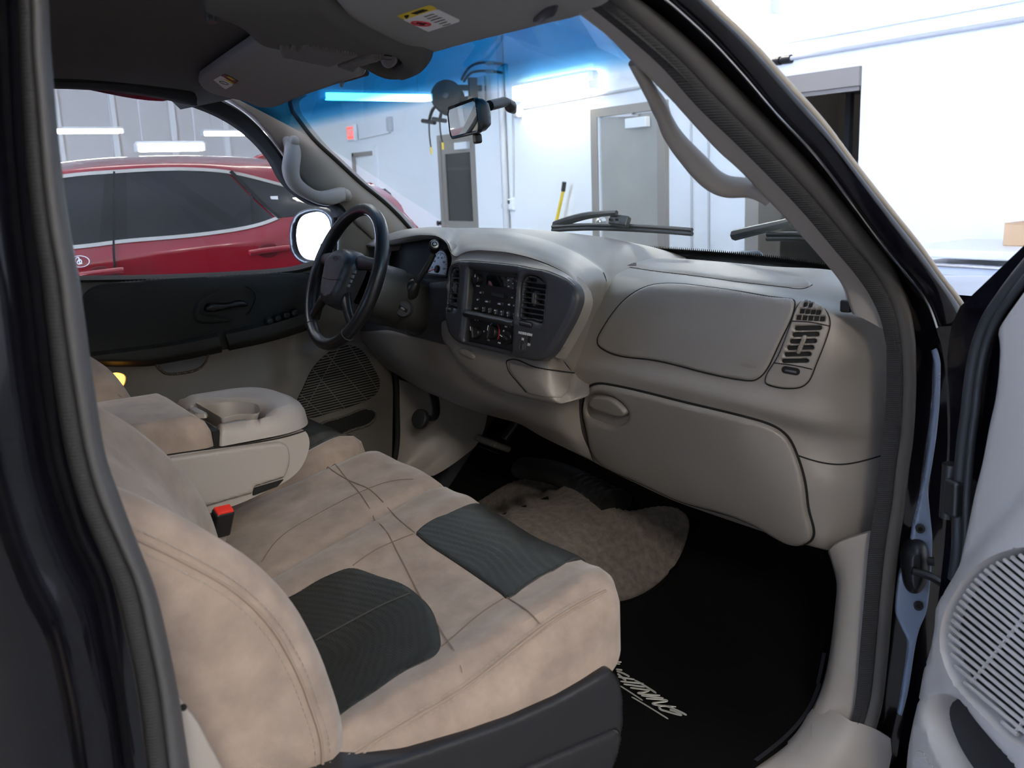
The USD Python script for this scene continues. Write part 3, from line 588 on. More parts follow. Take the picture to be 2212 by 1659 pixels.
single('rear_window', box((-.68, -.464, 1.25), (.68, -.456, 1.66)), 'rear_tint', 'dark tinted rear window of the cab', 'window', smooth=False)
body.part('side_frame', cat(box((-.93, -.47, .3), (-.88, .30, 1.24)), box((-.93, -.47, 1.24), (-.80, .26, 1.78))), 'black_paint')
body.part('cab_floor', box((-.86, -.45, .36), (.86, 1.45, .40)), 'black_paint')
for q in (-1,): body.part('cowl_side', box((q*.85, 1.30, .38), (q*.875, 1.83, 1.24)), 'black_plastic')
body.part('firewall', box((-.86, 1.80, .4), (.86, 1.83, 1.22)), 'black_paint')
hx_ = np.linspace(-.92, .92, 30); hy = np.linspace(1.86, 2.95, 14); XX, YY = np.meshgrid(hx_, hy)
body.part('bonnet', slab(np.dstack([XX, YY, 1.215-.05*np.abs(XX/.92)**3-.10*((YY-1.86)/1.1)**1.6+.012*np.exp(-((np.abs(XX)-.45)/.07)**2)]), .01), 'black_paint', 60)
for q in (-.94, .94): body.part('fender', rbox((.10, 1.5, .75), .04, c=(q, 2.40, .78)), 'black_paint', 60)
# --- windshield, its black border and gasket
def wbot(x): return np.stack([x, 1.79-.20*np.abs(x/.82)**2.2, 1.272-.012*np.abs(x/.82)**2], -1)
wxq = lambda q: np.linspace(-.655-.09*min(1, q*1.6), .806, 50)
WG = np.stack([wtop(wxq(q))*(1-q)+wbot(wxq(q))*q+np.outer(np.ones(50), [0, .02*np.sin(np.pi*q), .028*np.sin(np.pi*q)]) for q in np.linspace(0, 1, 26)])
single('windshield', slab(WG, .004), 'windshield', 'curved windshield glass with a blue shade band along the top', 'windshield', smooth=30)
# --- black border on the glass, wipers
ws = msurf(WG)
fb_t = curve([(1150, 522), (1241, 525), (1339, 529), (1505, 538), (1650, 550), (1773, 565), (1800, 569)], 50, smooth='p'); fb_b = curve([(1150, 536), (1249, 541), (1361, 549), (1505, 561), (1650, 574), (1791, 584), (1812, 587)], 50, smooth='p')
def ws_out(px, lift): P, N = ws(px); return P+N*lift
bd = Thing('windshield_border', 'black ceramic border and gasket along the lower edge of the windshield', 'windshield border')
bd.part('band', slab(np.stack([ws_out(fb_t*(1-q)+fb_b*q, .006) for q in np.linspace(0, 1, 4)]), .002), 'matt_black')
tick = []
for i, q in enumerate(np.linspace(0, 1, 150)):
    a = np.array([np.interp(q, np.linspace(0, 1, 50), fb_t[:, 0]), np.interp(q, np.linspace(0, 1, 50), fb_t[:, 1])]); tick.append(ws_out(np.array([a, a-[0, 6]]), .006))
bd.part('dot_fade', cat(*[tube(np.array([p[0], (p[0]+p[1])/2, p[1]]), [.0016, .001, .0003], 4) for p in tick]), 'matt_black', kind='stuff'); bd.done()
def wiper(label, blade, arm, knuckle):
    t = Thing('wiper', label, 'wiper'); B = ws_out(np.array(blade), -.022); Bc = curve(B, 24)
    t.part('blade', tube(Bc, .006, 8), 'rubber'); t.part('blade_frame', tube(Bc+[0, 0, .010], .0055, 8), 'black_plastic')
    A = ws_out(np.array(arm), -.045); r = np.interp(np.linspace(0, 1, 20), [0, .5, 1], [.014, .011, .007]); t.part('arm', tube(curve(A, 20), r, 8), 'black_plastic')
    k = ws_out(np.array([knuckle]), -.035)[0]; p = t.part('bracket', rbox((.060, .03, .022), .005, frame(k, ws_out(np.array([[knuckle[0]+10, knuckle[1]+1.5]]), -.035)[0]-k, (0, .4, 1))), 'dark_metal')
    for e in (-.015, .012): t.part('hole', cyl(k+[e, -.024, .004], k+[e, -.018, .004], .004, 10), 'gap_black', parent=p)
    t.done()
wiper('black wiper resting low on the windshield above the middle of the dashboard', [(1188, 511), (1250, 508), (1340, 510), (1420, 515), (1487, 521)], [(1190, 514), (1225, 502), (1262, 494), (1318, 490)], (1328, 500))
wiper('black wiper low on the windshield beside the passenger pillar', [(1648, 533), (1690, 533), (1730, 535), (1765, 540)], [(1570, 541), (1630, 528), (1680, 517), (1722, 505)], (1716, 512))

# --- headliner and everything that hangs from it
hx_ = np.linspace(-.815, .845, 44)
def hz(x, y): return 1.812-.062*np.abs(x/.82)**2.6-.055*np.clip((y-.45)/.5, 0, 1)**1.6
ye = .965-.24*np.abs(hx_/.82)**2.2
HG = np.stack([np.stack([hx_, -.44+(ye+.44)*q, hz(hx_, -.44+(ye+.44)*q)], 1) for q in np.linspace(0, 1, 40)])
HG[-1, :, 2] = np.minimum(HG[-1, :, 2], 1.742-.040*np.abs(hx_/.82)**2)
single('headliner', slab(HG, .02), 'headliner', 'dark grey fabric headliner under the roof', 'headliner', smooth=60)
def plane3(a, b, c): return mplane(a, np.cross(np.subtract(b, a), np.subtract(c, a)))
vd = plane3((-.62, .90, 1.698), (-.05, .90, 1.713), (-.53, .70, 1.752))
def facing(fm):
    def f(q):
        P, N = fm(q); s = np.sign(np.sum(N*(EYE-P), 1))[:, None]; return P, N*s
    return f
vd = facing(vd)
vpoly = Polygon(np.vstack([curve([(430, 165), (480, 130), (545, 86)], 8), curve([(565, 78), (600, 86), (660, 104), (720, 119), (775, 134), (792, 150), (786, 158)], 30), curve([(760, 166), (690, 190), (630, 213), (585, 229), (560, 228)], 24), curve([(525, 214), (470, 202), (436, 184), (428, 172)], 16)])).buffer(0)
t = Thing('sun_visor', 'grey fabric sun visor over the driver seat with a small black and white sticker', 'sun visor')
t.part('flap', pad(vpoly, vd, .012, 12, 7, base=.012), 'visor_fabric', 60)
def px_poly(pts): return Polygon(pts)
t.part('sticker', pad(px_poly([(463, 161), (480, 151), (508, 171), (488, 182)]), vd, .0128, 0, 8), 'label_white')
t.part('sticker', pad(px_poly([(480, 150), (488, 148), (518, 164), (508, 171)]), vd, .0129, 0, 8), 'black_plastic')
def quad_frame(fm, centre, right, up, lift):
    P, N = fm(np.array([centre, right, up], float)); return frame(P[0]+N[0]*lift, P[1]-P[0], P[2]-P[0]), np.linalg.norm(P[1]-P[0]), np.linalg.norm(P[2]-P[0])
M, sx, sy = quad_frame(vd, (499, 160.5), (507, 165.5), (506, 157), .0133)
for k, w in enumerate(('AIR BAG', 'WARNING')):
    c = vd(np.array([[495+k*4.2, 163-k*2.6]]))[0][0]; M2 = M.copy(); 
    t.part('lettering', text_on(w, .0085, frame(vd(np.array([[500.5-3*k+0, 156.5+7.0*k]]))[0][0]+vd(np.array([[500, 160]]))[1][0]*.0133, M[:3, 0], M[:3, 1]), .0004, True, .55), 'yellow_print')
c = vd(np.array([[485.5, 166.8]])); t.part('sticker_symbol', tube(np.array([c[0][0]+c[1][0]*.0134+(M[:3, 0]*np.cos(a)*1.5+M[:3, 1]*np.sin(a))*.0085 for a in np.linspace(0, 2*np.pi, 24, endpoint=False)]), .0008, 6, closed=True), 'grey_print')
t.part('pivot', pad(Point(740, 169).buffer(5, 8), vd, .017, 2, 2.5), 'visor_fabric')
t.part('pivot_rod', cyl(aY((745, 172), .905)[0], aY((792, 158), .905)[0], .006, 10), 'charcoal_plastic'); t.done()
vp = facing(plane3((.22, .90, 1.722), (.72, .78, 1.702), (.30, .66, 1.745)))
ppoly = Polygon(np.vstack([curve([(700, -40), (734, 0), (752, 22), (777, 40), (830, 72), (880, 100), (903, 113), (920, 112)], 30), curve([(940, 106), (1000, 88), (1100, 62), (1200, 36), (1262, 19), (1300, 0), (1330, -20)], 30), [(1330, -80), (700, -80)]])).buffer(0)
t = Thing('sun_visor', 'grey fabric sun visor over the passenger seat with a yellow and white warning label', 'sun visor')
t.part('flap', pad(ppoly, vp, .012, 14, 9, base=.012), 'visor_fabric', 60)
t.part('label', pad(px_poly([(873, 23), (945, -2), (998.5, 25), (926, 50)]), vp, .0128, 0, 10), 'label_white')
t.part('label_header', pad(px_poly([(860, 14), (932, -11), (945, -2), (873, 23)]), vp, .0128, 0, 10), 'yellow_print')
M, _, _ = quad_frame(vp, (930, 18), (959, 8), (917, 11), .0132)
N0 = vp(np.array([[930, 18]]))[1][0]
# header band lies along the label's upper edge
t.part('lettering', text_on('WARNING', .0085, frame(vp(np.array([[908, 3]]))[0][0]+N0*.0133, M[:3, 0], M[:3, 1]), .0004, True, .8), 'gap_black')
wp = [vp(np.array([q]))[0][0]+N0*.0134 for q in ((876, 13), (880, 17.5), (884, 11), (876, 13))]; t.part('warning_triangle', tube(curve(wp, 20, smooth=False), .0012, 5), 'gap_black')
lines = ['NEVER seat a rear facing', 'child in the front. CHILDREN', 'can be KILLED or INJURED by', 'Passenger Air Bag. Back seat', 'is the safest place for', 'children 12 and under']
for k, w in enumerate(lines):
    c = vp(np.array([[928+7.6*k, 11+4.2*k]]))[0][0]; t.part('print_line', text_on(w, .0032, frame(c+N0*.0133, M[:3, 0], M[:3, 1]), .0004, False, .62), 'grey_print')
c = vp(np.array([[911, 30]]))[0][0]+N0*.0134; ring_ = np.array([c+(M[:3, 0]*np.cos(a)*1.25+M[:3, 1]*np.sin(a))*.0135 for a in np.linspace(0, 2*np.pi, 30, endpoint=False)])
t.part('prohibition_sign', cat(tube(ring_, .0013, 6, closed=True), tube(np.array([ring_[11], c, ring_[26]]), .0012, 6)), 'red_print')
t.part('prohibition_figure', cat(tube(curve([c+M[:3, 1]*.007, c+M[:3, 0]*.003, c-M[:3, 1]*.006-M[:3, 0]*.002, c-M[:3, 0]*.008], 10), .0014, 5), tube(np.array([c-M[:3, 0]*.009+M[:3, 1]*.004, c-M[:3, 0]*.002, c+M[:3, 0]*.008-M[:3, 1]*.004]), .001, 5)), 'gap_black')
t.part('clip', pad(blob([(1152, 22), (1166, 5), (1185, -8), (1210, -12), (1196, 8), (1172, 20)], 30), vp, .022, 6, 5), 'charcoal_plastic'); t.done()
# overhead console
oc = facing(plane3((.1, .93, 1.704), (.4, .93, 1.704), (.1, .50, 1.752)))
opoly = Polygon(np.vstack([curve([(438, -30), (440, 8), (480, 24), (530, 50), (556, 76), (607, 92), (660, 104), (720, 119), (790, 140), (826, 158), (861, 162), (895, 152), (922, 134), (938, 108)], 60), curve([(915, 96), (880, 92), (830, 66), (777, 34), (734, -4), (700, -40)], 24)])).buffer(0)
t = Thing('overhead_console', 'dark grey overhead console between the sun visors', 'overhead console')
hole = blob([(773, 119), (796, 107), (823, 101), (846, 104), (862, 115), (869, 131), (861, 146), (838, 152), (816, 145), (796, 133)], 50)
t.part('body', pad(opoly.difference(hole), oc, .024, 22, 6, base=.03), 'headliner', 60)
t.part('recess', pad(hole.buffer(1), oc, -.012, 0, 6, base=.03), 'gap_black')
t.part('recess_bar', tube(curve(np.array([oc(np.array([q]))[0][0]+oc(np.array([q]))[1][0]*.012 for q in ((776, 122), (800, 113), (826, 106), (846, 108))]), 16), .006, 8), 'charcoal_plastic')
t.part('bottle_opener', pad(blob([(822, 128), (832, 117), (850, 116), (860, 126), (850, 142), (832, 144)], 30), oc, .004, 4, 4, base=.02), 'charcoal_plastic')
t.part('sunglass_door', pad(Polygon([(612, 70), (668, 60), (789, 83), (714, 116), (606, 92)]).buffer(-3).buffer(3), oc, .0275, 4, 6), 'headliner_panel', 60)
t.part('storage_door', pad(Polygon([(720, 113), (796, 86), (842, 96), (776, 116), (765, 130)]).buffer(-3).buffer(3), oc, .0265, 4, 6), 'headliner_panel', 60)
t.part('latch', pad(blob([(603, 67), (620, 62), (642, 68), (646, 76), (626, 80), (608, 75)], 24), oc, .032, 3, 3), 'headliner_panel')
t.part('map_light_switch', pad(blob([(442, -2), (458, -6), (476, 2), (466, 9), (450, 8)], 24), oc, .03, 3, 3), 'charcoal_plastic'); t.done()
# interior mirror
c = aX((1002, 258), .075)[0]; n = unit((-.30, -.95, -.07)); u = unit(np.cross((0, 0, 1), n)); Mm = frame(c, u, np.cross(n, u)); 
if Mm[:3, 2] @ (EYE-c) < 0: Mm[:3, 0] *= -1; Mm[:3, 2] *= -1
t = Thing('rear_view_mirror', 'small black interior rear view mirror hanging before the windshield', 'rear view mirror')
mp = rrect(-.125, -.034, .125, .034, .02); fm = mframe(Mm); back = mframe(Mm @ np.diag([1, 1, -1, 1]))
t.part('housing', cat(pad(mp.difference(rrect(-.118, -.028, .118, .028, .016)), fm, .006, .004, .005, base=.004), pad(mp, back, .032, .03, .007, base=.004)), 'black_plastic', 50)
t.part('mirror_glass', pad(rrect(-.118, -.028, .118, .028, .016), fm, .0035, 0, .01), 'mirror')
t.part('tab', rbox((.03, .02, .014), .005, Mm, (.06, -.043, -.008)), 'black_plastic')
k1, k2, k3, k4 = aX((1040, 228), .085)[0]+[0, .02, 0], aX((1072, 220), .06)[0]+[0, .02, 0], aX((1080, 219), .055)[0]+[0, .02, 0], aX((1109, 240), .02)[0]
t.part('stem', tube(curve([k1, (k1+k2)/2, k2], 8), .011, 14), 'black_plastic'); t.part('ball_joint', trimesh.creation.icosphere(2, .009).apply_translation((k2+k3)/2), 'dark_metal')
t.part('mount', tube(curve([k3, k3+(k4-k3)*.15, (k3+k4)/2, k3+(k4-k3)*.9, k4], 12), curve(np.c_[[.007, .0125, .014, .013, .007], np.zeros(5)], 12, smooth='p')[:, 0], 14), 'black_plastic'); t.done()

# --- far (driver) side: pillar trim, handle, door
TW = [(480, 205), (513, 227), (545, 250), (580, 288), (612, 330), (640, 372), (668, 408), (700, 432), (735, 450), (748, 461), (772, 484), (807, 518), (830, 545)]
TG = [(640, 205), (622, 222), (626, 240), (641, 262), (674, 304), (724, 351), (775, 398), (829, 442), (860, 472), (884, 499), (900, 516), (915, 530), (925, 540)]
a_ = aXv(curve(TW, 60, smooth='p'), -.775); b_ = aXv(curve(TG, 60, smooth='p'), -.735)
rows = [a_+[-.02, .0, 0], a_]+[a_+(b_-a_)*q+np.array([.018, -.006, .006])*np.sin(np.pi*q) for q in np.linspace(.08, .92, 8)]+[b_, b_+[-.006, .014, .0], b_+[-.02, .04, 0]]
t = Thing('pillar_trim', 'grey plastic trim on the far front pillar beside the steering wheel', 'pillar trim'); t.part('cover', slab(np.stack(rows), .008), 'trim_plastic', 60)
t.part('glass_gasket', tube(b_+[.0, .006, .004], .006, 8), 'matt_black'); t.done()
hp_ = [(622, 303), (631, 320), (631, 340), (628, 365), (635, 392), (658, 413), (690, 427), (716, 426), (738, 420), (752, 424)]
hxx = [-.755, -.73, -.72, -.71, -.705, -.70, -.70, -.71, -.725, -.75]
handle('grab_handle', 'grey grab handle on the far front pillar beside the steering wheel', [aX(q, x)[0] for q, x in zip(hp_, hxx)], [.018, .0245, .021, .0185, .0175, .017, .017, .018, .022, .016],
       [(aX((634, 305), -.735)[0], aX((634, 305), -.712)[0], .016), (aX((746, 420), -.735)[0], aX((746, 420), -.708)[0], .017)], flat=.85)
# driver door
DX = -.80
fD = facing(mplane((DX, 0, 0), (1, 0, 0)))
def at_x(x): return facing(mplane((x, 0, 0), (1, 0, 0)))
dd = Thing('driver_door', 'closed driver door with grey trim, black insert and tall window opening', 'door')
# window frame: black band above the glass
WT = [(60, 192), (115, 189), (200, 192), (300, 203), (380, 217), (450, 240), (505, 268), (550, 304), (585, 345), (612, 392), (640, 420), (680, 444), (722, 452), (726, 470)]
g0 = aXv(curve(WT, 80, smooth='p'), -.772)
WT2 = [(60, 158), (115, 170), (200, 172), (300, 180), (385, 193), (460, 212), (520, 242), (565, 280), (600, 322), (630, 366), (662, 402), (700, 428), (738, 446), (752, 462)]
g1 = aXv(curve(WT2, 80, smooth='p'), -.738)
dd.part('window_frame', slab(np.stack([g0+[-.03, 0, 0], g0, g0+[.008, 0, .002]]+[g0+(g1-g0)*q+np.array([.006*np.sin(np.pi*q), 0, 0]) for q in (.3, .6, .85, 1)]+[g1+[-.02, 0, .01]]), .008), 'matt_black', 50)
SB = [(60, 602), (157, 600), (300, 598), (400, 595), (520, 589), (626, 580), (674, 568), (724, 556), (745, 548)]
s0b = aXv(curve(SB, 60, smooth='p'), -.815); s1b = s0b+[.012, 0, -.004]; s2b = s0b+[.03, 0, -.012]
dd.part('window_seal', slab(np.stack([s0b+[-.01, 0, -.02], s0b, s1b, s2b+[0, 0, .002]]), .006), 'matt_black')
vb = aXv(np.array([(723, 448), (723, 500), (723, 575)], float), -.80); dd.part('window_channel', tube(curve(vb, 12), .009, 8), 'matt_black')
dd.part('sail_panel', pad(Polygon([(730, 452), (760, 478), (812, 522), (840, 556), (800, 600), (727, 590)]), at_x(-.79), .01, 6, 9, base=.01), 'door_plastic_shaded')
# panel: sill roll, then the flat, then flaring out to the speaker
colsL, colsR = 120, 850
def dprow(pts, x): return aXv(curve(pts, 70, smooth='p'), x)
top_ = [(60, 612), (157, 606), (300, 604), (400, 601), (520, 596), (640, 587), (690, 582), (760, 590), (830, 640)]
r1 = dprow(top_, -.792); r0 = r1+[-.025, 0, .006]
r2 = dprow([(60, 640), (157, 634), (300, 628), (400, 624), (520, 618), (640, 610), (700, 612), (770, 630), (838, 690)], -.778)
r3 = dprow([(60, 800), (157, 800), (300, 798), (400, 782), (520, 762), (640, 735), (710, 730), (780, 735), (842, 775)], -.80)
r4 = dprow([(60, 880), (157, 880), (300, 880), (400, 868), (520, 850), (620, 800), (690, 756), (770, 742), (845, 792)], -.775)
r5 = dprow([(60, 960), (157, 960), (300, 960), (420, 950), (540, 935), (640, 890), (720, 880), (800, 866), (849, 860)], -.758)
r6 = dprow([(60, 1100), (157, 1100), (300, 1100), (420, 1100), (540, 1090), (640, 1060), (720, 1040), (800, 1030), (846, 1010)], -.762)
DG = loft([r0, r1, r2, r3, r4, r5, r6], 90, 60); pm = dd.part('panel', slab(DG, .02), 'door_plastic_shaded', 60)
ds_ = msurf(DG)
ins = Polygon(np.vstack([curve([(172, 720), (172, 665), (178, 640), (190, 626), (208, 617), (240, 611)], 20), curve([(322, 605), (458, 598), (593, 591), (640, 590), (690, 600), (700, 640), (690, 690)], 40), curve([(653, 711), (559, 738), (451, 761), (336, 781), (262, 789), (200, 778)], 40)])).buffer(0)
dd.part('charcoal_insert', pad(ins, ds_, .010, 5, 9), 'door_charcoal', 60)
arm_t = curve([(190, 770), (300, 757), (400, 742), (493, 722), (580, 702), (660, 676)], 60, smooth='p'); arm_b = curve([(205, 785), (300, 786), (400, 772), (493, 752), (580, 733), (664, 708)], 60, smooth='p')
for a, b, nm in ((0, 36, 'armrest'), (37, 60, 'switch_rest')):
    A, B = aXv(arm_t[a:b], -.775), aXv(arm_b[a:b], -.775); At, Bt = aXv(arm_t[a:b], -.735), aXv(arm_b[a:b]-[0, 4], -.738)
    dd.part(nm, slab(np.stack([aXv(arm_t[a:b]-[0, 10], -.79), A*.4+At*.6, At, At*.7+Bt*.3+[.004, 0, 0], At*.3+Bt*.7+[.004, 0, 0], Bt, B, aXv(arm_b[a:b]+[0, 6], -.80)]), .006), 'door_charcoal', 60)
for k in range(4): dd.part('window_switch', pad(blob([(575+18*k, 692-6*k), (589+18*k, 688-6*k), (591+18*k, 695-6*k), (577+18*k, 700-6*k)], 16), at_x(-.742), .006, 2, 3, base=.02), 'black_plastic')
bez = blob([(414, 669), (424, 649), (444, 634), (485, 622), (525, 617), (549, 622), (554, 639), (545, 669), (525, 683), (491, 694), (444, 699), (420, 693)], 60)
cav = blob([(432, 670), (438, 652), (458, 636), (492, 624), (528, 622), (545, 632), (541, 656), (526, 677), (494, 686), (474, 680), (452, 677)], 60)
hb = dd.part('handle_bezel', pad(bez.difference(cav), ds_, .020, 7, 4), 'door_charcoal', 50)
dd.part('handle_cup', pad(cav, ds_, .008, 0, 6), 'gap_black', parent=hb)
dd.part('door_lever', pad(blob([(437, 668), (441, 655), (456, 651), (490, 651), (528, 649), (533, 655), (505, 662), (476, 668), (452, 672)], 40), ds_, .026, 5, 4), 'black_plastic', 50, parent=hb)
pull = Polygon(np.vstack([curve([(330, 783), (341, 798), (358, 810), (385, 810), (412, 806), (434, 797), (447, 782), (452, 760)], 30), [(400, 770)]])).buffer(0)
dd.part('pull_cup', pad(pull.difference(pull.buffer(-6)), ds_, .010, 3, 4), 'door_plastic_shaded'); dd.part('pull_recess', pad(pull.buffer(-6), ds_, .004, 0, 6), 'charcoal_plastic')
# speaker grille: frame, dark cavity, slats and ribs
spk = blob([(640, 876), (650, 846), (672, 800), (703, 766), (735, 748), (762, 747), (784, 760), (806, 794), (820, 826), (815, 846), (792, 864), (745, 881), (697, 896), (660, 900)], 70)
dd.part('speaker_cavity', pad(spk, ds_, .003, 0, 8), 'gap_black')
for k in range(30):
    y0 = 742+k*5.6; ln = LineString([(600, y0+38), (860, y0-22)]).intersection(spk.buffer(-.5))
    if ln.is_empty or ln.length < 6: continue
    c = np.array(ln.coords); P, N = ds_(curve(c, 12, smooth=False)); dd.part('grille_slat', tube(P+N*.005, .0019, 5), 'door_plastic_shaded')
for q in ((660, 880, 735, 745), (700, 900, 640, 845), (745, 884, 668, 790), (795, 868, 700, 760), (817, 846, 752, 745)):
    ln = LineString([q[:2], q[2:]]).intersection(spk)
    if not ln.is_empty: P, N = ds_(curve(np.array(ln.coords), 12, smooth=False)); dd.part('grille_rib', tube(P+N*.0045, .0014, 5), 'door_plastic_shaded')
pk = blob([(690, 925), (728, 906), (765, 893), (797, 886), (809, 893), (803, 907), (772, 922), (740, 934), (706, 944)], 50)
dd.part('pocket_rim', pad(pk.buffer(5).difference(pk), ds_, .012, 3, 4), 'door_plastic_shaded'); dd.part('map_pocket', pad(pk, ds_, .004, 0, 6), 'gap_black')
al = blob([(240, 808), (258, 806), (268, 811), (269, 824), (263, 835), (246, 834), (236, 822)], 30); dd.part('marker_lens', pad(al, ds_, .010, 4, 3), 'amber_lit', label='glowing amber courtesy lamp'); dd.part('marker_rim', pad(al.buffer(2.5).difference(al), ds_, .008, 1, 2), 'door_plastic_shaded')
dd.part('door_skin', box((-.93, .30, .42), (-.90, 1.36, 1.22)), 'black_paint')
dd.done()
gl = Polygon(np.vstack([curve(WT, 60, smooth='p'), [(724, 560)], curve(SB, 40, smooth='p')[::-1]])).buffer(0)
single('driver_window', pad(gl, at_x(-.822), .002, 0, 16, base=.002), 'side_glass', 'clear side window of the driver door', 'window', smooth=False)
# door mirror outside
MX = -1.02; mg = blob([(640, 520), (641, 490), (650, 470), (672, 460), (697, 460), (712, 476), (716, 505), (714, 535), (706, 556), (684, 562), (655, 555)], 50)
mo = blob([(627, 520), (630, 484), (642, 462), (668, 450), (700, 450), (722, 462), (733, 500), (731, 545), (718, 566), (688, 574), (650, 567), (634, 550)], 60)
c = aX((680, 512), MX)[0]; mn = unit((.47, -.86, .12)); fmm = facing(mplane(c, mn))
t = Thing('door_mirror', 'black door mirror with bright white glass outside the driver window', 'door mirror')
t.part('housing', cat(pad(mo.difference(mg), fmm, .012, 6, 5, base=.02)), 'black_plastic', 50); t.part('mirror_glass', pad(mg, fmm, .001, 0, 8), 'mirror')
P, N = fmm(np.array(ring(mo, 10)[0])); cc = P.mean(0); rows = [P-N*.018+(cc-P)*q-N*h for q, h in ((0, 0), (.03, .04), (.12, .09), (.35, .13), (.7, .15), (1, .155))]
G = np.stack(rows); Gm = trimesh.Trimesh(G.reshape(-1, 3), gridfaces(G.shape[0], G.shape[1], cu=True), process=False); Gm.fix_normals(); t.part('shell', Gm, 'black_plastic', 60)
t.part('arm', tube(curve([c+[.08, .06, -.02], c+[.14, .03, -.04], [-.90, 1.13, c[2]-.05]], 10), .035, 14), 'black_plastic'); t.done()

# --- floor: carpet heightfield, mats, pedals, kick panels, sill
def fz(x, y):
    h = .44+.215*(1/(1+np.exp((np.abs(x+.02)-.20)/.035)))
    toe = np.clip((y-1.42), 0, 2)*1.05+.0
    return np.maximum(h+np.clip(y-1.25, 0, 1)*.10, .44+toe)
gx_, gy_ = np.meshgrid(np.linspace(-.80, .78, 90), np.linspace(.20, 1.80, 90)); FG = np.dstack([gx_, gy_, fz(gx_, gy_)])
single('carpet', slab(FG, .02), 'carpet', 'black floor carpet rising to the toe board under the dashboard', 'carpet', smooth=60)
def on_hf(fun, lift=0.0, t0=.7, t1=3.2, ns=500):
    """Where the rays meet a height field z = fun(x, y) first."""
    def f(q):
        q = np.asarray(q, float); d = rays(q); ts = np.linspace(t0, t1, ns)
        P = EYE+d[:, None]*ts[None, :, None]; g = P[..., 2]-fun(P[..., 0], P[..., 1]); k = np.argmax(g < 0, axis=1).clip(1); i = np.arange(len(q))
        a_, b_ = ts[k-1], ts[k]
        for _ in range(18):
            m = (a_+b_)/2; Q = EYE+d*m[:, None]; under = Q[:, 2] < fun(Q[:, 0], Q[:, 1]); a_, b_ = np.where(under, a_, m), np.where(under, m, b_)
        P = EYE+d*b_[:, None]; e = .004
        nx = -(fun(P[:, 0]+e, P[:, 1])-fun(P[:, 0]-e, P[:, 1]))/(2*e); ny = -(fun(P[:, 0], P[:, 1]+e)-fun(P[:, 0], P[:, 1]-e))/(2*e)
        return P, unit(np.stack([nx, ny, np.ones(len(P))], 1))
    return f
ff = on_hf(fz)
tan = blob([(960, 1120), (1010, 1096), (1075, 1058), (1130, 1035), (1195, 1040), (1262, 1056), (1310, 1086), (1352, 1104), (1420, 1094), (1486, 1116), (1482, 1170), (1450, 1232), (1400, 1276), (1335, 1300), (1250, 1290), (1100, 1210)], 90)
single('carpet', pad(tan, ff, .012, 10, 14), 'tan_carpet', 'tan carpet over the transmission tunnel between the black floor mats', 'carpet', smooth=60)
mp_ = Polygon(np.vstack([curve([(1500, 1120), (1484, 1176), (1452, 1238), (1402, 1283), (1330, 1306), (1280, 1320)], 30), [(1150, 1500), (1120, 1720)], curve([(1560, 1720), (1632, 1655), (1712, 1588), (1752, 1534), (1772, 1481), (1786, 1415), (1796, 1328), (1800, 1267), (1785, 1195)], 40), [(1650, 1130)]])).buffer(0)
t = Thing('floor_mat', 'black passenger floor mat with silver LIGHTNING embroidery', 'floor mat')
t.part('mat', pad(mp_, ff, .010, 6, 16), 'mat_black', 60)
edge = strip_on(ff, [(1632, 1655), (1712, 1588), (1752, 1534), (1772, 1481), (1786, 1415)], .008, .012, 60); t.part('binding', edge, 'rubber')
# embroidered script lettering, stitched stroke by stroke
le = lambda pts: np.array([(1300+x/6.345, 1420+y/6.345) for x, y in pts], float)
def stroke(pts, w): P, N = ff(curve(le(pts), max(8, 5*len(pts)), smooth='p')); r = np.full(len(P), w); r[0] = r[-1] = w*.6; return tube(P+N*.0115, r, 7, flat=.55, up=N[0])
letters = [[(140, 142), (250, 158)], [(128, 100), (160, 118), (270, 130)], [(195, 228), (280, 242)], [(205, 255), (290, 285), (378, 332)], [(218, 288), (262, 330), (332, 385)], [(225, 335), (450, 372)], [(255, 395), (575, 430)], [(300, 435), (590, 475)],
 [(450, 380), (640, 490), (745, 560)], [(390, 485), (655, 520)], [(655, 520), (580, 548), (500, 556), (800, 590)], [(540, 592), (845, 628)], [(605, 635), (895, 668), (770, 688), (700, 700), (1020, 748)],
 [(1160, 865), (1000, 785), (850, 735), (785, 742), (800, 780), (900, 815), (1000, 845), (1095, 868)], [(930, 790), (1010, 815), (1095, 868)]]
t.part('lettering', cat(*[stroke(q, .0027) for q in letters]), 'silver_thread')
for q in ([(255, 460), (400, 555), (560, 660)], [(410, 612), (515, 672), (700, 785), (910, 918)]): t.part('flash_stroke', stroke(q, .0019), 'silver_thread')
t.done()
# kick panels
K0 = [(1788, 1192), (1796, 1215), (1807, 1267), (1802, 1328), (1791, 1415), (1776, 1481), (1755, 1530)]
k0 = aXv(curve(K0, 30, smooth='p'), .775); k1 = aXv(curve([(1880, 1150), (1878, 1213), (1870, 1280), (1864, 1350), (1856, 1421), (1849, 1504), (1840, 1562)], 30, smooth='p'), .845)
t = Thing('kick_panel', 'pale grey kick panel in the passenger footwell beside the door opening', 'kick panel')
t.part('panel', slab(np.stack([k0+[-.01, .06, 0], k0]+[k0+(k1-k0)*q+np.array([-.004, -.018, .004])*np.sin(np.pi*q) for q in (.12, .3, .5, .7, .88)]+[k1, k1+[.012, .01, 0]]), .008), 'trim_plastic', 60)
e = aX((1800, 1208), .78)[0]; t.part('upper_notch', rbox((.05, .02, .012), .005, c=e+[.03, .02, 0]), 'gap_black'); t.done()
SC0 = [(1755, 1530), (1709, 1594), (1622, 1659), (1560, 1700)]; SC1 = [(1838, 1558), (1800, 1640), (1760, 1700), (1720, 1760)]; SC2 = [(1924, 1596), (1915, 1640), (1905, 1690), (1890, 1760)]
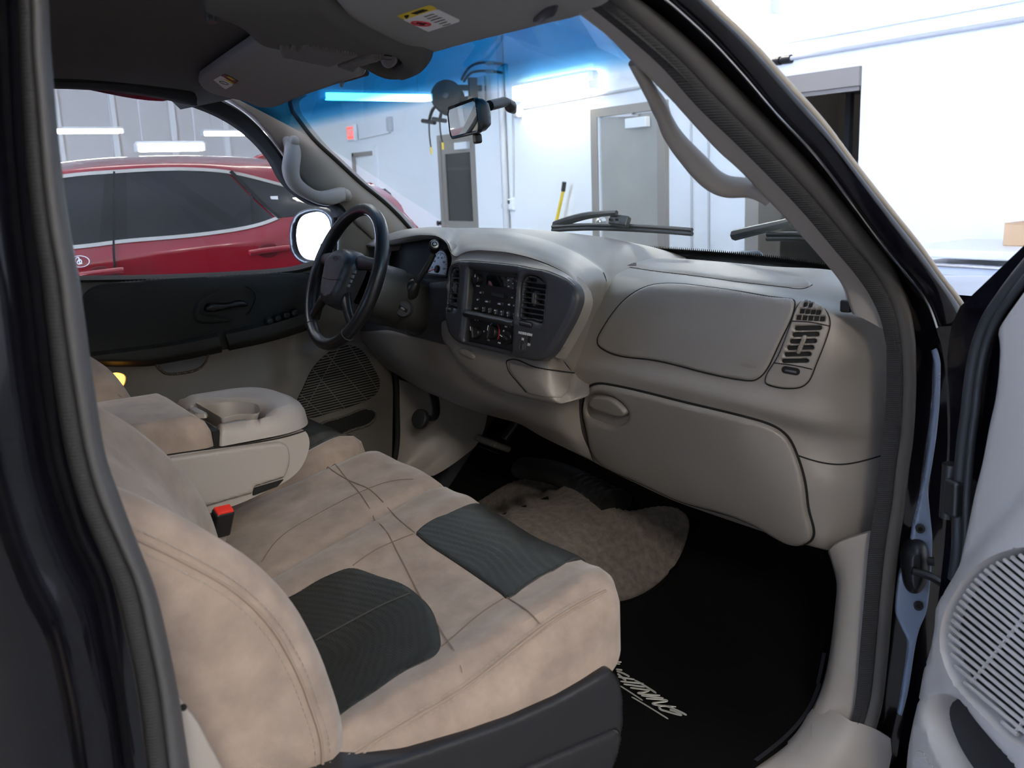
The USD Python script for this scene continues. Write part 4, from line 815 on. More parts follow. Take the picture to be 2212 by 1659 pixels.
q0, q1, q2 = aXv(curve(SC0, 30, smooth='p'), .775), aXv(curve(SC1, 30, smooth='p'), .855), aXv(curve(SC2, 30, smooth='p'), .905)
t = Thing('scuff_plate', 'pale grey plastic sill plate at the foot of the passenger doorway', 'scuff plate')
SG = np.stack([q0+[-.012, 0, -.02], q0]+[q0+(q1-q0)*q+np.array([0, 0, .010])*np.sin(np.pi*q) for q in (.2, .4, .6, .8, 1)]+[q1+(q2-q1)*q+np.array([0, 0, .006])*np.sin(np.pi*q) for q in (.25, .5, .75, .95)]+[q2, q2+[.004, 0, -.03]]); t.part('plate', slab(SG, .006), 'trim_plastic', 60)
sf = msurf(SG[1:-1])
for q in ((1752, 1565, 1750, 1612), (1728, 1606, 1724, 1640), (1695, 1635, 1690, 1659)): t.part('ridge', strip_on(sf, [q[:2], ((q[0]+q[2])/2, (q[1]+q[3])/2), q[2:]], .003, .0015, 10), 'trim_plastic')
t.done()
kd0 = [(861, 820), (862, 885), (864, 935), (858, 985), (854, 1000)]; kd1 = [(1020, 880), (1016, 912), (1000, 955), (960, 992), (900, 1030)]
a_, b_ = aXv(curve(kd0, 24, smooth='p'), -.755), aXv(curve(kd1, 24, smooth='p'), -.70)
t = Thing('kick_panel', 'grey kick panel in the driver footwell behind the parking brake pedal', 'kick panel'); t.part('panel', slab(np.stack([a_+[-.01, 0, 0]]+[a_+(b_-a_)*q+np.array([-.03, .02, 0])*np.sin(np.pi*q) for q in np.linspace(0, 1, 9)]+[b_+[0, .06, -.01]]), .008), 'trim_plastic', 60); t.done()
single('door_seal', tube(aXv(curve([(853, 790), (857, 830), (858, 885), (859, 935), (856, 975), (848, 1010), (838, 1040)], 30), -.748), .008, 10), 'matt_black', 'black rubber seal between the driver door panel and the kick panel', 'weatherstrip')
# pedals
t = Thing('parking_brake_pedal', 'black parking brake pedal in the driver footwell', 'pedal')
c = aX((908, 905), -.62)[0]; n = unit((.25, -.85, .35)); Mp = trimesh.geometry.align_vectors([0, 0, 1], n); Mp[:3, 3] = c
t.part('pad', lathe([(0, -.012), (.026, -.012), (.030, -.006), (.030, .006), (.026, .011), (0, .012)], Mp), 'rubber', 60); t.part('arm', tube(curve([c+[0, .02, 0], aX((935, 905), -.60)[0], aX((940, 870), -.58)[0], aX((930, 830), -.56)[0]], 20), .017, 10, flat=.5), 'black_plastic'); t.done()
t = Thing('brake_pedal', 'grey rubber brake pedal hanging above the driver carpet', 'pedal')
c = aX((1063, 958), -.36)[0]; t.part('pad', rbox((.115, .018, .062), .008, frame(c, (1, 0, 0), (0, .45, .9))), 'pedal_rubber', 50); t.part('arm', tube(curve([c+[.02, .03, .01], c+[.03, .10, .10], c+[.03, .13, .24]], 12), .012, 10), 'black_plastic')
for k in range(4): t.part('groove', box((-.05, -.0, -.0), (.05, .002, .003)).apply_transform(frame(c+np.array([0, -.012, -.018+.012*k]), (1, 0, 0), (0, .45, .9))), 'gap_black')
t.done()
body.done()
# --- open passenger door at the right edge
TH = np.radians(68); hinge = np.array([.985, 1.385, 0]); du = np.array([np.sin(TH), -np.cos(TH), 0]); dn = np.array([-np.cos(TH), -np.sin(TH), 0])
def door_plane(off): return facing(mplane(hinge+dn*off, dn))
pdr = Thing('passenger_door', 'open passenger door with pale grey inner panel at the right edge', 'door')
shell = Polygon(np.vstack([[(2074, 662), (2110, 628), (2212, 530), (2330, 420), (2360, 470)], [(2560, 700), (2560, 1800), (1960, 1800)], curve([(1972, 1659), (1990, 1560), (2008, 1440), (2026, 1300), (2040, 1180), (2048, 1050), (2052, 950), (2050, 850), (2046, 762), (2056, 700)], 40)])).buffer(0)
pdr.part('shell', pad(shell, door_plane(0), .0, 0, 40, base=.09), 'black_paint', False)
sc = curve([(2330, 460), (2260, 530), (2212, 585), (2171, 638), (2131, 700), (2109, 764), (2099, 822), (2092, 885), (2083, 951), (2076, 1029), (2072, 1100), (2071, 1168), (2062, 1250)], 70, smooth='p')
P, N = door_plane(.02)(sc); pdr.part('seal', tube(P, .011, 12), 'rubber', label='dark rubber tube seal on the door edge')
P, N = door_plane(.03)(sc+[16, 2]); pdr.part('seal_lip', tube(P, .006, 10), 'rubber')
pan = Polygon(np.vstack([curve([(2400, 420), (2212, 650), (2180, 696), (2171, 712), (2176, 748), (2174, 790), (2167, 853), (2154, 911), (2138, 993), (2121, 1060), (2105, 1136), (2087, 1215)], 50, smooth='p'), curve([(2065, 1262), (2053, 1295), (2049, 1349), (2040, 1392), (2025, 1439), (2015, 1493), (2000, 1555), (1989, 1616), (1984, 1680), (1980, 1760)], 40, smooth='p'), [(2540, 1760), (2540, 700)]])).buffer(0)
pk = Polygon(np.vstack([curve([(2112, 1662), (2091, 1631), (2069, 1587), (2057, 1546), (2058, 1526), (2070, 1511), (2091, 1508), (2110, 1516), (2128, 1537), (2163, 1580), (2212, 1634)], 50), [(2300, 1740), (2160, 1740)]])).buffer(0)
spk = blob([(2240, 1195), (2184, 1217), (2148, 1249), (2116, 1294), (2098, 1334), (2092, 1378), (2098, 1412), (2114, 1450), (2141, 1484), (2177, 1520), (2225, 1566), (2300, 1600), (2400, 1560), (2440, 1400), (2400, 1240), (2310, 1190)], 90)
f0 = door_plane(.05)
def lowbulge(q): return .018*np.clip((q[:, 1]-(1235-(q[:, 0]-2080)*1.14))/60, 0, 1)
pdr.part('panel', pad(pan.difference(pk).difference(spk), f0, .02, 16, 13, base=.06, bulge=lowbulge), 'trim_plastic', 50)
pdr.part('pocket_lining', pad(pk.buffer(3), f0, .004, 0, 14, base=.05), 'black_plastic')
pdr.part('speaker_backing', pad(spk.buffer(2), f0, .014, 0, 16, base=.05), 'gap_black')
for k in range(60):
    y0 = 900+k*18.6; ln = LineString([(2040, y0-60), (2500, y0+308)]).intersection(spk)
    if ln.is_empty or ln.length < 8: continue
    P, N = f0(curve(np.array(ln.coords), 10, smooth=False)); pdr.part('grille_slat', tube(P+N*.033, .0034, 6), 'trim_plastic')
for q in ((2139, 1466, 2330, 1235), (2230, 1580, 2420, 1330)):
    ln = LineString([q[:2], q[2:]]).intersection(spk); P, N = f0(curve(np.array(ln.coords), 10, smooth=False)); pdr.part('grille_rib', tube(P+N*.031, .0028, 6), 'trim_plastic')
pdr.part('textured_patch', pad(Polygon([(2012, 1659), (2014, 1628), (2026, 1610), (2042, 1612), (2060, 1640), (2078, 1672), (2078, 1720), (2010, 1720)]).buffer(-4).buffer(4), f0, .0395, 3, 8), 'patch_plastic')
for (x, y) in ((2052, 1060), (2038, 1400)):
    P, N = door_plane(.012)(np.array([[x, y]])); pdr.part('hinge', cat(cyl(P[0]-[0, 0, .045], P[0]+[0, 0, .045], .014, 14), rbox((.03, .06, .07), .006, frame(P[0], du, (0, 0, 1)), (.03, 0, -.01))), 'dark_metal')
pdr.done()
# plate and check strap on the hinge post
t = Thing('hinge_post_sheen', 'pale plate painted as daylight reflected in the black hinge post, with two bolts', 'plate')
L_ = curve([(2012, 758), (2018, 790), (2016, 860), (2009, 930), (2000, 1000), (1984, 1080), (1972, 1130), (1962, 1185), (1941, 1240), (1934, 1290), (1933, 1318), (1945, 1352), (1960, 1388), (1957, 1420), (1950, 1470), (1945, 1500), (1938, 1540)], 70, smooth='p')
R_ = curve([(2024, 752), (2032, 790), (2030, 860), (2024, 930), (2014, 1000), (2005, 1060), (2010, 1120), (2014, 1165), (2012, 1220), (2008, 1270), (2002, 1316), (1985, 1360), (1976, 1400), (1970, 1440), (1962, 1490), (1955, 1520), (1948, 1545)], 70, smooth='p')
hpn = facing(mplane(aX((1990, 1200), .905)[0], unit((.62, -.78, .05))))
plate = Polygon(np.vstack([L_, R_[::-1]])).buffer(0); t.part('plate', pad(plate, hpn, .008, 3, 6, base=.004), 'jamb_sheen', 50)  # stands in for daylight mirrored by the black jamb paint
for q in ((1986, 1137), (1982, 1303)):
    P, N = hpn(np.array([q], float)); p = t.part('bolt', cyl(P[0], P[0]+N[0]*.016, .008, 12), 'dark_metal'); t.part('bolt_socket', cyl(P[0]+N[0]*.0155, P[0]+N[0]*.017, .004, 10), 'gap_black', parent=p)
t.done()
t = Thing('door_check', 'black rounded door check box with its strap on the hinge post', 'door check')
cap = blob([(1945, 1215), (1946, 1190), (1958, 1168), (1976, 1160), (1996, 1166), (2005, 1184), (2005, 1230), (1997, 1262), (1980, 1277), (1958, 1272), (1947, 1250)], 50)
t.part('housing', pad(cap, hpn, .035, 20, 5, base=.002), 'black_plastic', 60)
P0, N0 = hpn(np.array([[1965, 1216.], [2010, 1232.], [2062, 1276.]])); t.part('strap', tube(curve(P0+N0*.036, 12), .011, 10, flat=.6), 'black_plastic')
P1, _ = hpn(np.array([[1996, 1204.], [2014, 1204.]])); t.part('pin', cyl(P1[0]+N0[0]*.02, P1[1]+N0[0]*.02, .008, 10), 'black_plastic'); t.done()
# ================================================================ dashboard
def trip(rows): return [np.vstack([aY([(p[0], p[1])], p[2]) for p in r]) for r in rows]
dash = Thing('dashboard', 'grey-tan moulded dashboard reaching across the cab below the windshield', 'dashboard')
# passenger side
rows = trip([
 [(1200, 532, 1.75), (1361, 549, 1.735), (1505, 561, 1.715), (1650, 574, 1.68), (1791, 583, 1.62), (1850, 612, 1.53)],
 [(1245, 552, 1.60), (1400, 562, 1.58), (1550, 576, 1.55), (1700, 594, 1.51), (1800, 612, 1.48), (1870, 640, 1.45)],
 [(1280, 590, 1.42), (1420, 598, 1.40), (1560, 611, 1.39), (1700, 632, 1.39), (1800, 650, 1.41), (1890, 668, 1.45)],
 [(1288, 640, 1.355), (1430, 622, 1.345), (1570, 630, 1.34), (1700, 650, 1.34), (1805, 680, 1.37), (1905, 700, 1.46)],
 [(1265, 700, 1.325), (1430, 705, 1.32), (1570, 715, 1.318), (1690, 735, 1.322), (1805, 762, 1.362), (1918, 775, 1.485)],
 [(1242, 760, 1.31), (1400, 785, 1.305), (1520, 808, 1.303), (1625, 830, 1.308), (1770, 855, 1.352), (1922, 850, 1.49)],
 [(1225, 800, 1.295), (1350, 814, 1.287), (1480, 842, 1.285), (1600, 870, 1.29), (1745, 905, 1.335), (1920, 915, 1.485)],
 [(1220, 830, 1.295), (1340, 840, 1.29), (1480, 868, 1.288), (1590, 893, 1.294), (1705, 935, 1.335), (1916, 972, 1.475)],
 [(1235, 905, 1.31), (1340, 930, 1.305), (1470, 965, 1.305), (1600, 1005, 1.31), (1738, 1052, 1.34), (1908, 1062, 1.462)],
 [(1262, 970, 1.335), (1350, 1020, 1.33), (1470, 1066, 1.33), (1600, 1113, 1.335), (1748, 1158, 1.355), (1894, 1172, 1.45)],
 [(1272, 992, 1.355), (1360, 1037, 1.35), (1470, 1087, 1.35), (1600, 1132, 1.355), (1748, 1179, 1.37), (1884, 1209, 1.45)]])
rows = [rows[0]+[0, .04, -.02]]+rows+[rows[-1]+[0, .05, .012], rows[-1]+[0, .18, .03]]
PG = loft(rows, 110, 130); dash.part('passenger_panel', slab(PG, .006), 'dash_plastic', 60)
sP = msurf(PG)
c6 = lambda pts: [(1180+x/2.765, 460+y/2.765) for x, y in pts]
c5 = lambda pts: [(640+x/2.962, 420+y/2.962) for x, y in pts]
c9 = lambda pts: [(940+x/4.879, 540+y/4.879) for x, y in pts]
cw = lambda pts: [(640+x/4.609, 420+y/4.609) for x, y in pts]
air = blob(c6([(312, 785), (340, 690), (430, 562), (520, 482), (630, 434), (720, 424), (900, 437), (1200, 480), (1430, 513), (1480, 528), (1482, 560), (1425, 710), (1350, 870), (1292, 965), (1240, 998), (1190, 998), (900, 940), (600, 872), (345, 815)]), 160)
dash.part('airbag_door', pad(air, sP, .0045, 5, 6), 'dash_plastic', 60)
def seam(fm, pts, w, lift=.0009, closed=False, n=90, m='gap_black', nm='seam'): dash.part(nm, strip_on(fm, pts, w, lift, n, closed), m)
seam(sP, np.array(air.buffer(1.0).exterior.coords)[::2], .0026, .0012, False, 220)
gl_px = [(1265, 858), (1270, 841), (1288, 831), (1314, 832), (1469, 868), (1632, 908), (1675, 924), (1701, 946), (1719, 981), (1733, 1024), (1740, 1060), (1747, 1110), (1750, 1166), (1742, 1171), (1640, 1138), (1470, 1080), (1360, 1031), (1296, 997), (1285, 984), (1269, 930), (1261, 887)]
glv = Polygon(curve(gl_px, 170, True, smooth=True)).buffer(0)
oval = blob(c6([(248, 1175), (262, 1105), (305, 1078), (370, 1082), (450, 1120), (500, 1180), (505, 1212), (478, 1250), (405, 1268), (320, 1240), (262, 1210)]), 60)
gd = dash.part('glove_box_door', pad(glv.difference(oval), sP, .010, 8, 7), 'dash_plastic', 60)
seam(sP, np.array(glv.buffer(2.0).exterior.coords)[::2], .0055, .0012, False, 240)
dash.part('latch_recess', pad(oval.buffer(1), sP, .001, 0, 6), 'dash_plastic', parent=gd)
dash.part('latch', pad(blob(c6([(272, 1135), (290, 1093), (340, 1086), (420, 1102), (480, 1150), (500, 1188), (488, 1206), (400, 1198), (300, 1165)]), 50), sP, .014, 5, 4), 'dash_plastic', 60, parent=gd)
seam(sP, c6([(1490, 1444), (1600, 1480), (1750, 1502), (1870, 1486), (2010, 1446)]), .0028)
def_ = blob(c6([(290, 268), (340, 254), (600, 262), (1000, 290), (1300, 335), (1480, 375), (1575, 418), (1582, 436), (1540, 445), (1450, 444), (1200, 415), (900, 375), (640, 345), (450, 312)]), 120)
dash.part('defroster_cover', pad(def_, sP, .004, 5, 6), 'dash_plastic', 60)
seam(sP, c6([(290, 270), (450, 314), (640, 347), (900, 378), (1200, 419), (1450, 448), (1560, 446), (1590, 430)]), .002)
for k in range(4): dash.part('sensor_slot', strip_on(sP, c6([(478+k*3, 308+k*5), (538, 311+k*5)]), .0022, .0048, 6), 'gap_black')
P, N = sP(np.array(c6([(1215, 908)]))); P2, _ = sP(np.array(c6([(1255, 915)]))); P3, _ = sP(np.array(c6([(1218, 890)])))
dash.part('lettering', text_on('AIRBAG', .007, frame(P[0]+N[0]*.0046, P2[0]-P[0], P3[0]-P[0]), .0004, True), 'dash_shade')
# passenger vent
vplate = blob(c6([(1532, 530), (1585, 538), (1640, 562), (1682, 612), (1692, 655), (1675, 735), (1640, 830), (1600, 930), (1562, 1008), (1520, 1037), (1470, 1045), (1345, 1030), (1314, 1012), (1318, 975), (1372, 885), (1425, 770), (1472, 640), (1503, 560)]), 110)
slots = []
for (x, y), n_, w in (((1567, 557), 2, 30), ((1582, 594), 4, 64), ((1584, 632), 5, 86)):
    for k in range(n_): slots.append(Polygon(c6([(x-w/1+(2*w/n_)*k+2, y-14+ (k/n_-.5)*10), (x-w+(2*w/n_)*(k+1)-4, y-14+(k/n_-.5)*10), (x-w+(2*w/n_)*(k+1)-9, y+13+(k/n_-.5)*10), (x-w+(2*w/n_)*k-3, y+13+(k/n_-.5)*10)])).buffer(-.8).buffer(.8))
for x, y in ((1566, 688), (1552, 725), (1537, 765), (1521, 803), (1505, 842), (1490, 881)):
    slots.append(LineString(c6([(x-66, y+2), (x+66, y-1)])).buffer(4.6))
th = LineString(c6([(1545, 742), (1508, 828)])).buffer(5.2)
holes = shapely.union_all(slots).difference(th)
vt = dash.part('side_vent', pad(vplate.difference(holes), sP, .006, 3, 3.2), 'dash_plastic', 50)
seam(sP, np.array(vplate.buffer(1.0).exterior.coords)[::2], .0024, .0012, False, 200)
dash.part('vent_duct', pad(holes.buffer(1), sP, .0012, 0, 5), 'gap_black', parent=vt)
dash.part('vane_tab', pad(LineString(c6([(1540, 754), (1513, 816)])).buffer(2.6), sP, .010, 2, 2), 'dash_plastic', 50, parent=vt)
wl_ = LineString(c6([(1436, 932), (1500, 943)])).buffer(8)
dash.part('vent_wheel', pad(wl_, sP, .0064, 0, 4), 'gap_black', parent=vt); dash.part('vent_wheel', pad(LineString(c6([(1440, 940), (1495, 948)])).buffer(4.5), sP, .009, 4, 2), 'charcoal_plastic', 60, parent=vt)
seam(sP, c6([(1470, 648), (1580, 655), (1690, 678)]), .002, .0066); seam(sP, c6([(1368, 893), (1480, 905), (1592, 928)]), .002, .0066)

# hood over the gauges, hump and surround of the centre panel
prs = [((722, 566, 1.20), (700, 556, 1.33)), ((759, 544, 1.22), (750, 538, 1.34)), ((807, 526, 1.22), (800, 522, 1.35)), ((836, 521, 1.21), (840, 510, 1.36)), ((876, 513, 1.20), (883, 499, 1.37)), ((910, 508.5, 1.19), (915, 496.5, 1.37)),
 ((937, 509.5, 1.18), (945, 494.5, 1.37)), ((957, 518, 1.172), (975, 493, 1.37)), ((967.5, 531, 1.166), (994, 492.6, 1.37)), ((973, 546, 1.16), (1005, 492.8, 1.37)), ((984, 555, 1.158), (1016, 493.2, 1.37)), ((998, 548.5, 1.16), (1030, 494, 1.37)),
 ((1016, 543, 1.16), (1047, 495.2, 1.37)), ((1042, 541.5, 1.16), (1072, 498, 1.37)), ((1083, 544.5, 1.16), (1113, 503, 1.37)), ((1124, 552, 1.162), (1152, 510.5, 1.372)), ((1165, 564, 1.165), (1192, 522, 1.375)), ((1196, 577, 1.17), (1228, 536, 1.38)),
 ((1227, 595, 1.176), (1264, 554, 1.385)), ((1243, 612, 1.18), (1291, 572, 1.385)), ((1251, 628, 1.182), (1306, 590, 1.375)), ((1253.5, 645, 1.182), (1311, 616, 1.36)), ((1249, 664, 1.18), (1304, 648, 1.35)), ((1237, 692, 1.176), (1283, 692, 1.335)),
 ((1223, 718, 1.17), (1265, 738, 1.318)), ((1207, 746, 1.16), (1249, 781, 1.305)), ((1196, 764, 1.155), (1240, 808, 1.298))]
Fr, Cr = trip([[a for a, b in prs], [b for a, b in prs]])
k = np.arange(len(prs)); wback = np.clip((21.5-k)/3, 0, 1)[:, None]
Bk = Cr+wback*np.array([0, .40, -.055])+(1-wback)*np.array([-.02, .07, 0])
Bm = Cr+wback*np.array([0, .17, -.012])+(1-wback)*np.array([-.006, .03, 0])
mid = lambda q, b: Fr*(1-q)+Cr*q+np.array([0, -.35, .75])*b
rows = [Fr+[0, .03, -.012], Fr+[0, .006, -.007], Fr, mid(.12, .010), mid(.35, .017), mid(.62, .016), mid(.85, .008), Cr, Bm, Bk]
def loft_keyed(rows, nu, nv):
    R = np.stack(rows); s = np.r_[0, np.cumsum(np.mean(np.linalg.norm(np.diff(R, axis=1), axis=2), axis=0))]; R = PchipInterpolator(s, R, axis=1)(np.linspace(0, s[-1], nu))
    t = np.r_[0, np.cumsum(np.mean(np.linalg.norm(np.diff(R, axis=0), axis=2), axis=1))]; return PchipInterpolator(t, R, axis=0)(np.linspace(0, t[-1], nv))
HGd = loft_keyed(rows, 150, 60); dash.part('hood', slab(HGd, .004), 'dash_plastic', 60)
sm = Cr[20:]+[-.001, -.0035, .001]; dash.part('seam', tube(curve(sm, 40, smooth='p'), .0017, 6), 'gap_black')
# lower surround with the ashtray
prs2 = [((967, 690), (959, 700)), ((969, 712), (957, 716)), ((974, 724), (961, 738)), ((983, 734), (968, 747)), ((1001, 743), (982, 771)), ((1022, 748), (1002, 793)), ((1063, 758), (1045, 825)), ((1104, 768.5), (1104, 850)), ((1135, 777), (1160, 863)), ((1159, 781), (1205, 867.5)), ((1176, 779), (1227, 857)), ((1192, 769), (1235, 835)), ((1206, 748), (1241, 806))]
yi = np.linspace(1.128, 1.155, 13); yl = np.r_[1.17, 1.165, 1.16, 1.155, 1.15, 1.145, 1.142, 1.142, 1.148, 1.16, 1.19, 1.24, 1.29]
I2, L2 = trip([[(a[0], a[1], y) for (a, b), y in zip(prs2, yi)], [(b[0], b[1], y) for (a, b), y in zip(prs2, yl)]])
m2 = lambda q, b: I2*(1-q)+L2*q+np.array([0, -1, .1])*b
LG = loft_keyed([I2+[0, .02, .0], I2, m2(.2, .006), m2(.5, .010), m2(.8, .008), L2, L2+[0, .012, -.006], L2+[0, .05, -.004]], 90, 40)
dash.part('lower_surround', slab(LG, .004), 'dash_plastic', 60); sL = msurf(LG[4:34])
seam(sL, c9([(752, 1200), (756, 1172), (772, 1162), (1000, 1215), (1250, 1268), (1466, 1298)]), .0030, .001)
seam(sL, c9([(752, 1190), (775, 1270), (840, 1360), (960, 1500)]), .0022, .001)
dash.part('ashtray_door', pad(Polygon(c9([(775, 1178), (1000, 1228), (1440, 1312), (1425, 1400), (1395, 1500), (1330, 1560), (1150, 1550), (985, 1515), (850, 1355), (785, 1265)])).buffer(-2).buffer(2), sL, .003, 4, 6), 'dash_plastic', 60)
dash.part('ashtray_latch', pad(blob(c9([(258, 1062), (275, 1042), (335, 1045), (400, 1085), (425, 1122), (412, 1148), (350, 1132), (285, 1100)]), 40), sL, .006, 3, 4), 'dash_plastic', 60)
seam(sL, c9([(395, 1072), (440, 1110), (475, 1165), (515, 1250)]), .0014, .001, m='dash_shade'); seam(sL, c9([(250, 1050), (290, 1032), (345, 1035), (395, 1072)]), .0014, .001, m='dash_shade')
# knee panel
Kt, Kb = trip([[(700, 705, 1.22), (785, 716, 1.19), (849, 717, 1.172), (897, 726, 1.165), (962, 738, 1.158), (985, 770, 1.16), (1045, 822, 1.165), (1104, 847, 1.168), (1160, 860, 1.175), (1212, 864, 1.20), (1246, 850, 1.27)],
 [(760, 752, 1.32), (810, 778, 1.28), (848, 798, 1.262), (899, 829, 1.25), (932, 846, 1.245), (990, 869, 1.242), (1041, 887, 1.245), (1120, 908, 1.26), (1180, 940, 1.285), (1240, 970, 1.32), (1290, 994, 1.355)]])
km = lambda q, b: Kt*(1-q)+Kb*q+np.array([0, -1, -.2])*b
KG = loft_keyed([Kt+[0, .03, .01], Kt, km(.25, .014), km(.5, .020), km(.75, .014), Kb, Kb+[0, .03, .005], Kb+[0, .2, .03]], 90, 40); dash.part('knee_panel', slab(KG, .005), 'dash_plastic', 60)
# gauge binnacle and charcoal cluster trim
Ct, Cf, Cb = trip([[(712, 600, 1.29), (760, 602, 1.30), (820, 606, 1.30), (880, 606, 1.29), (930, 606, 1.27), (976, 604, 1.25)], [(705, 616, 1.20), (760, 617, 1.20), (820, 618, 1.19), (880, 616, 1.185), (930, 612, 1.178), (972, 609, 1.165)],
 [(705, 722, 1.21), (785, 722, 1.185), (849, 723, 1.168), (890, 727, 1.16), (925, 735, 1.155), (966, 746, 1.15)]])
TG_ = loft_keyed([Ct, Cf+[0, .01, .002], Cf+[0, 0, -.004], Cf*.75+Cb*.25, Cf*.4+Cb*.6, Cb, Cb+[0, .03, 0]], 60, 30); dash.part('cluster_trim', slab(TG_, .004), 'charcoal_plastic', 60)
dash.part('end_trim', box((-.80, 1.20, .98), (-.775, 1.75, 1.24)), 'dash_plastic')
dash.done()
# instrument cluster
ic = Thing('instrument_cluster', 'dark instrument cluster with one white-faced gauge visible behind the shift lever', 'instrument cluster')
cp = facing(mplane((0, 1.305, 1.27), unit((0, -.95, .28))))
cpol = Polygon([(690, 608), (725, 562), (765, 540), (836, 514), (905, 503), (950, 508), (985, 530), (992, 570), (985, 612)])
ic.part('back_panel', pad(cpol, cp, 0, 0, 9, base=.02), 'gap_black')
P, N = cp(np.array([(954.6, 583.8)])); gc = P[0]+N[0]*.012; gM = frame(gc, (1, 0, 0), np.cross(N[0], (1, 0, 0)))
if gM[2, 1] < 0: gM[:3, 1] *= -1; gM[:3, 2] *= -1
gm = mframe(gM)
face = Polygon(np.vstack([[(.052*np.cos(a), .052*np.sin(a)) for a in np.radians(np.linspace(-12, 192, 50))], [(-.053, -.0135), (.053, -.0135)]])).buffer(0)
ic.part('gauge_face', pad(face, gm, .001, 0, .006), 'gauge_white'); ic.part('gauge_rim', pad(face.buffer(.004).difference(face), gm, .004, 0, .004), 'black_plastic')
for k in range(25):
    a = np.radians(192-204*k/24); L = .010 if k % 4 == 0 else .005
    ic.part('tick', tube(np.array([gM[:3, 3]+gM[:3, 0]*np.cos(a)*r+gM[:3, 1]*np.sin(a)*r+gM[:3, 2]*.0016 for r in (.049, .047, .049-L)]), .0006, 4), 'gap_black')
for k, w in enumerate(('20', '40', '60', '80', '100', '120')):
    a = np.radians(192-204*(k+.5)/6); Mn = gM.copy(); Mn[:3, 3] += gM[:3, 0]*np.cos(a)*.034+gM[:3, 1]*np.sin(a)*.034+gM[:3, 2]*.0012; ic.part('numeral', text_on(w, .0058, Mn, .0004), 'grey_print')
ic.part('needle', tube(np.array([gM[:3, 3]+gM[:3, 0]*a+gM[:3, 1]*b+gM[:3, 2]*.005 for a, b in ((0, 0), (-.02, -.003), (-.045, -.009))]), [.0022, .0016, .0008], 6), 'red_needle')
ic.part('needle_hub', lathe([(0, 0), (.0105, 0), (.0105, .006), (.009, .008), (0, .008)], gM), 'black_plastic'); ic.done()

# ---------------------------------------------------------------- centre panel, radio, climate control
SN = unit((0, -.985, .174)); SC = np.array([.03, 1.14, 1.238]); sPl = facing(mplane(SC, SN))
su = np.array([1., 0, 0]); sv = np.cross(SN, su); sv = sv*np.sign(sv[2])
def uv(pts): P, _ = sPl(np.array(c9(pts))); return np.stack([(P-SC) @ su, (P-SC) @ sv], 1)
SM = lambda lift: frame(SC+SN*lift, su, sv)
cp_out = [(150, 250), (172, 172), (222, 127), (320, 113), (500, 120), (700, 138), (900, 162), (1050, 192), (1180, 215), (1310, 262), (1415, 312), (1485, 372), (1520, 440), (1528, 510), (1508, 600), (1450, 740), (1380, 870), (1300, 1010), (1230, 1108), (1150, 1160), (1070, 1171), (950, 1150), (800, 1110), (600, 1060), (400, 1010), (300, 985), (212, 940), (162, 870), (137, 780), (130, 650), (138, 450)]
outl = Polygon(curve(uv(cp_out), 170, True)).buffer(0)
radq = Polygon(uv([(378, 196), (888, 258), (842, 742), (344, 632)])).buffer(-.002).buffer(.002)
cliq = Polygon(uv([(348, 700), (842, 800), (832, 1075), (318, 958)])).buffer(-.003).buffer(.003)
vr = Polygon(curve(uv([(893, 715), (905, 560), (925, 335), (958, 285), (1020, 266), (1095, 284), (1155, 330), (1188, 395), (1180, 540), (1150, 760), (1020, 740)]), 90, True)).buffer(0)
vl = Polygon(curve(uv([(150, 600), (160, 420), (172, 240), (192, 198), (235, 186), (270, 198), (283, 235), (268, 430), (248, 615), (195, 605)]), 70, True)).buffer(0)
cpn = Thing('stereo_surround', 'dark charcoal oval center panel with two air vents and the airbag switch', 'dashboard panel')
cpn.part('bezel', pad(outl.difference(radq).difference(cliq).difference(vr).difference(vl), mframe(SM(0)), .010, .012, .0048, base=.012), 'charcoal_plastic', 50)
# brow above the panel (takes the dashboard's colour)
Bt = trip([[(a[0], a[1], y) for a, y in zip(c9([(168, 200), (180, 160), (222, 126), (320, 112), (500, 119), (700, 137), (900, 161), (1050, 191), (1180, 214), (1310, 260), (1415, 310), (1485, 370)]), [1.15]*12)]])[0]
Bt = np.vstack([sPl(np.array(c9([(168, 200), (180, 160), (222, 126), (320, 112), (500, 119), (700, 137), (900, 161), (1050, 191), (1180, 214), (1310, 260), (1415, 310), (1485, 370)])))[0]])+SN*.004
Ft = Fr[9:21]; BG = loft_keyed([Ft+[0, -.0005, -.001], Ft*.66+Bt*.34+[0, .004, .002], Ft*.33+Bt*.67+[0, .004, .001], Bt], 70, 14); cpn.part('brow', slab(BG, .004), 'dash_plastic', 60)
def button(t, poly, name, m='charcoal_plastic', lift=-.010, hgt=.003, bev=.0012, step=.0022, parent=None): return t.part(name, pad(poly, mframe(SM(lift)), hgt, bev, step, base=.001), m, 50, parent=parent)
def rect(x0, y0, x1, y1, r=.0012):
    q = uv([(x0, y0), (x1, y1)]); return rrect(q[0, 0], q[0, 1], q[1, 0], q[1, 1], r)
def crect(x, y, w, h, r=.0015):
    c = uv([(x, y)])[0]; return rrect(c[0]-w/2, c[1]-h/2, c[0]+w/2, c[1]+h/2, r)
def label(t, x, y, s, h, lift, m='white_print', squeeze=.8, bold=True, name='print', parent=None):
    c = uv([(x, y)])[0]; M = SM(lift); M[:3, 3] += su*c[0]+sv*c[1]; return t.part(name, text_on(s, h, M, .0003, bold, squeeze), m, parent=parent)
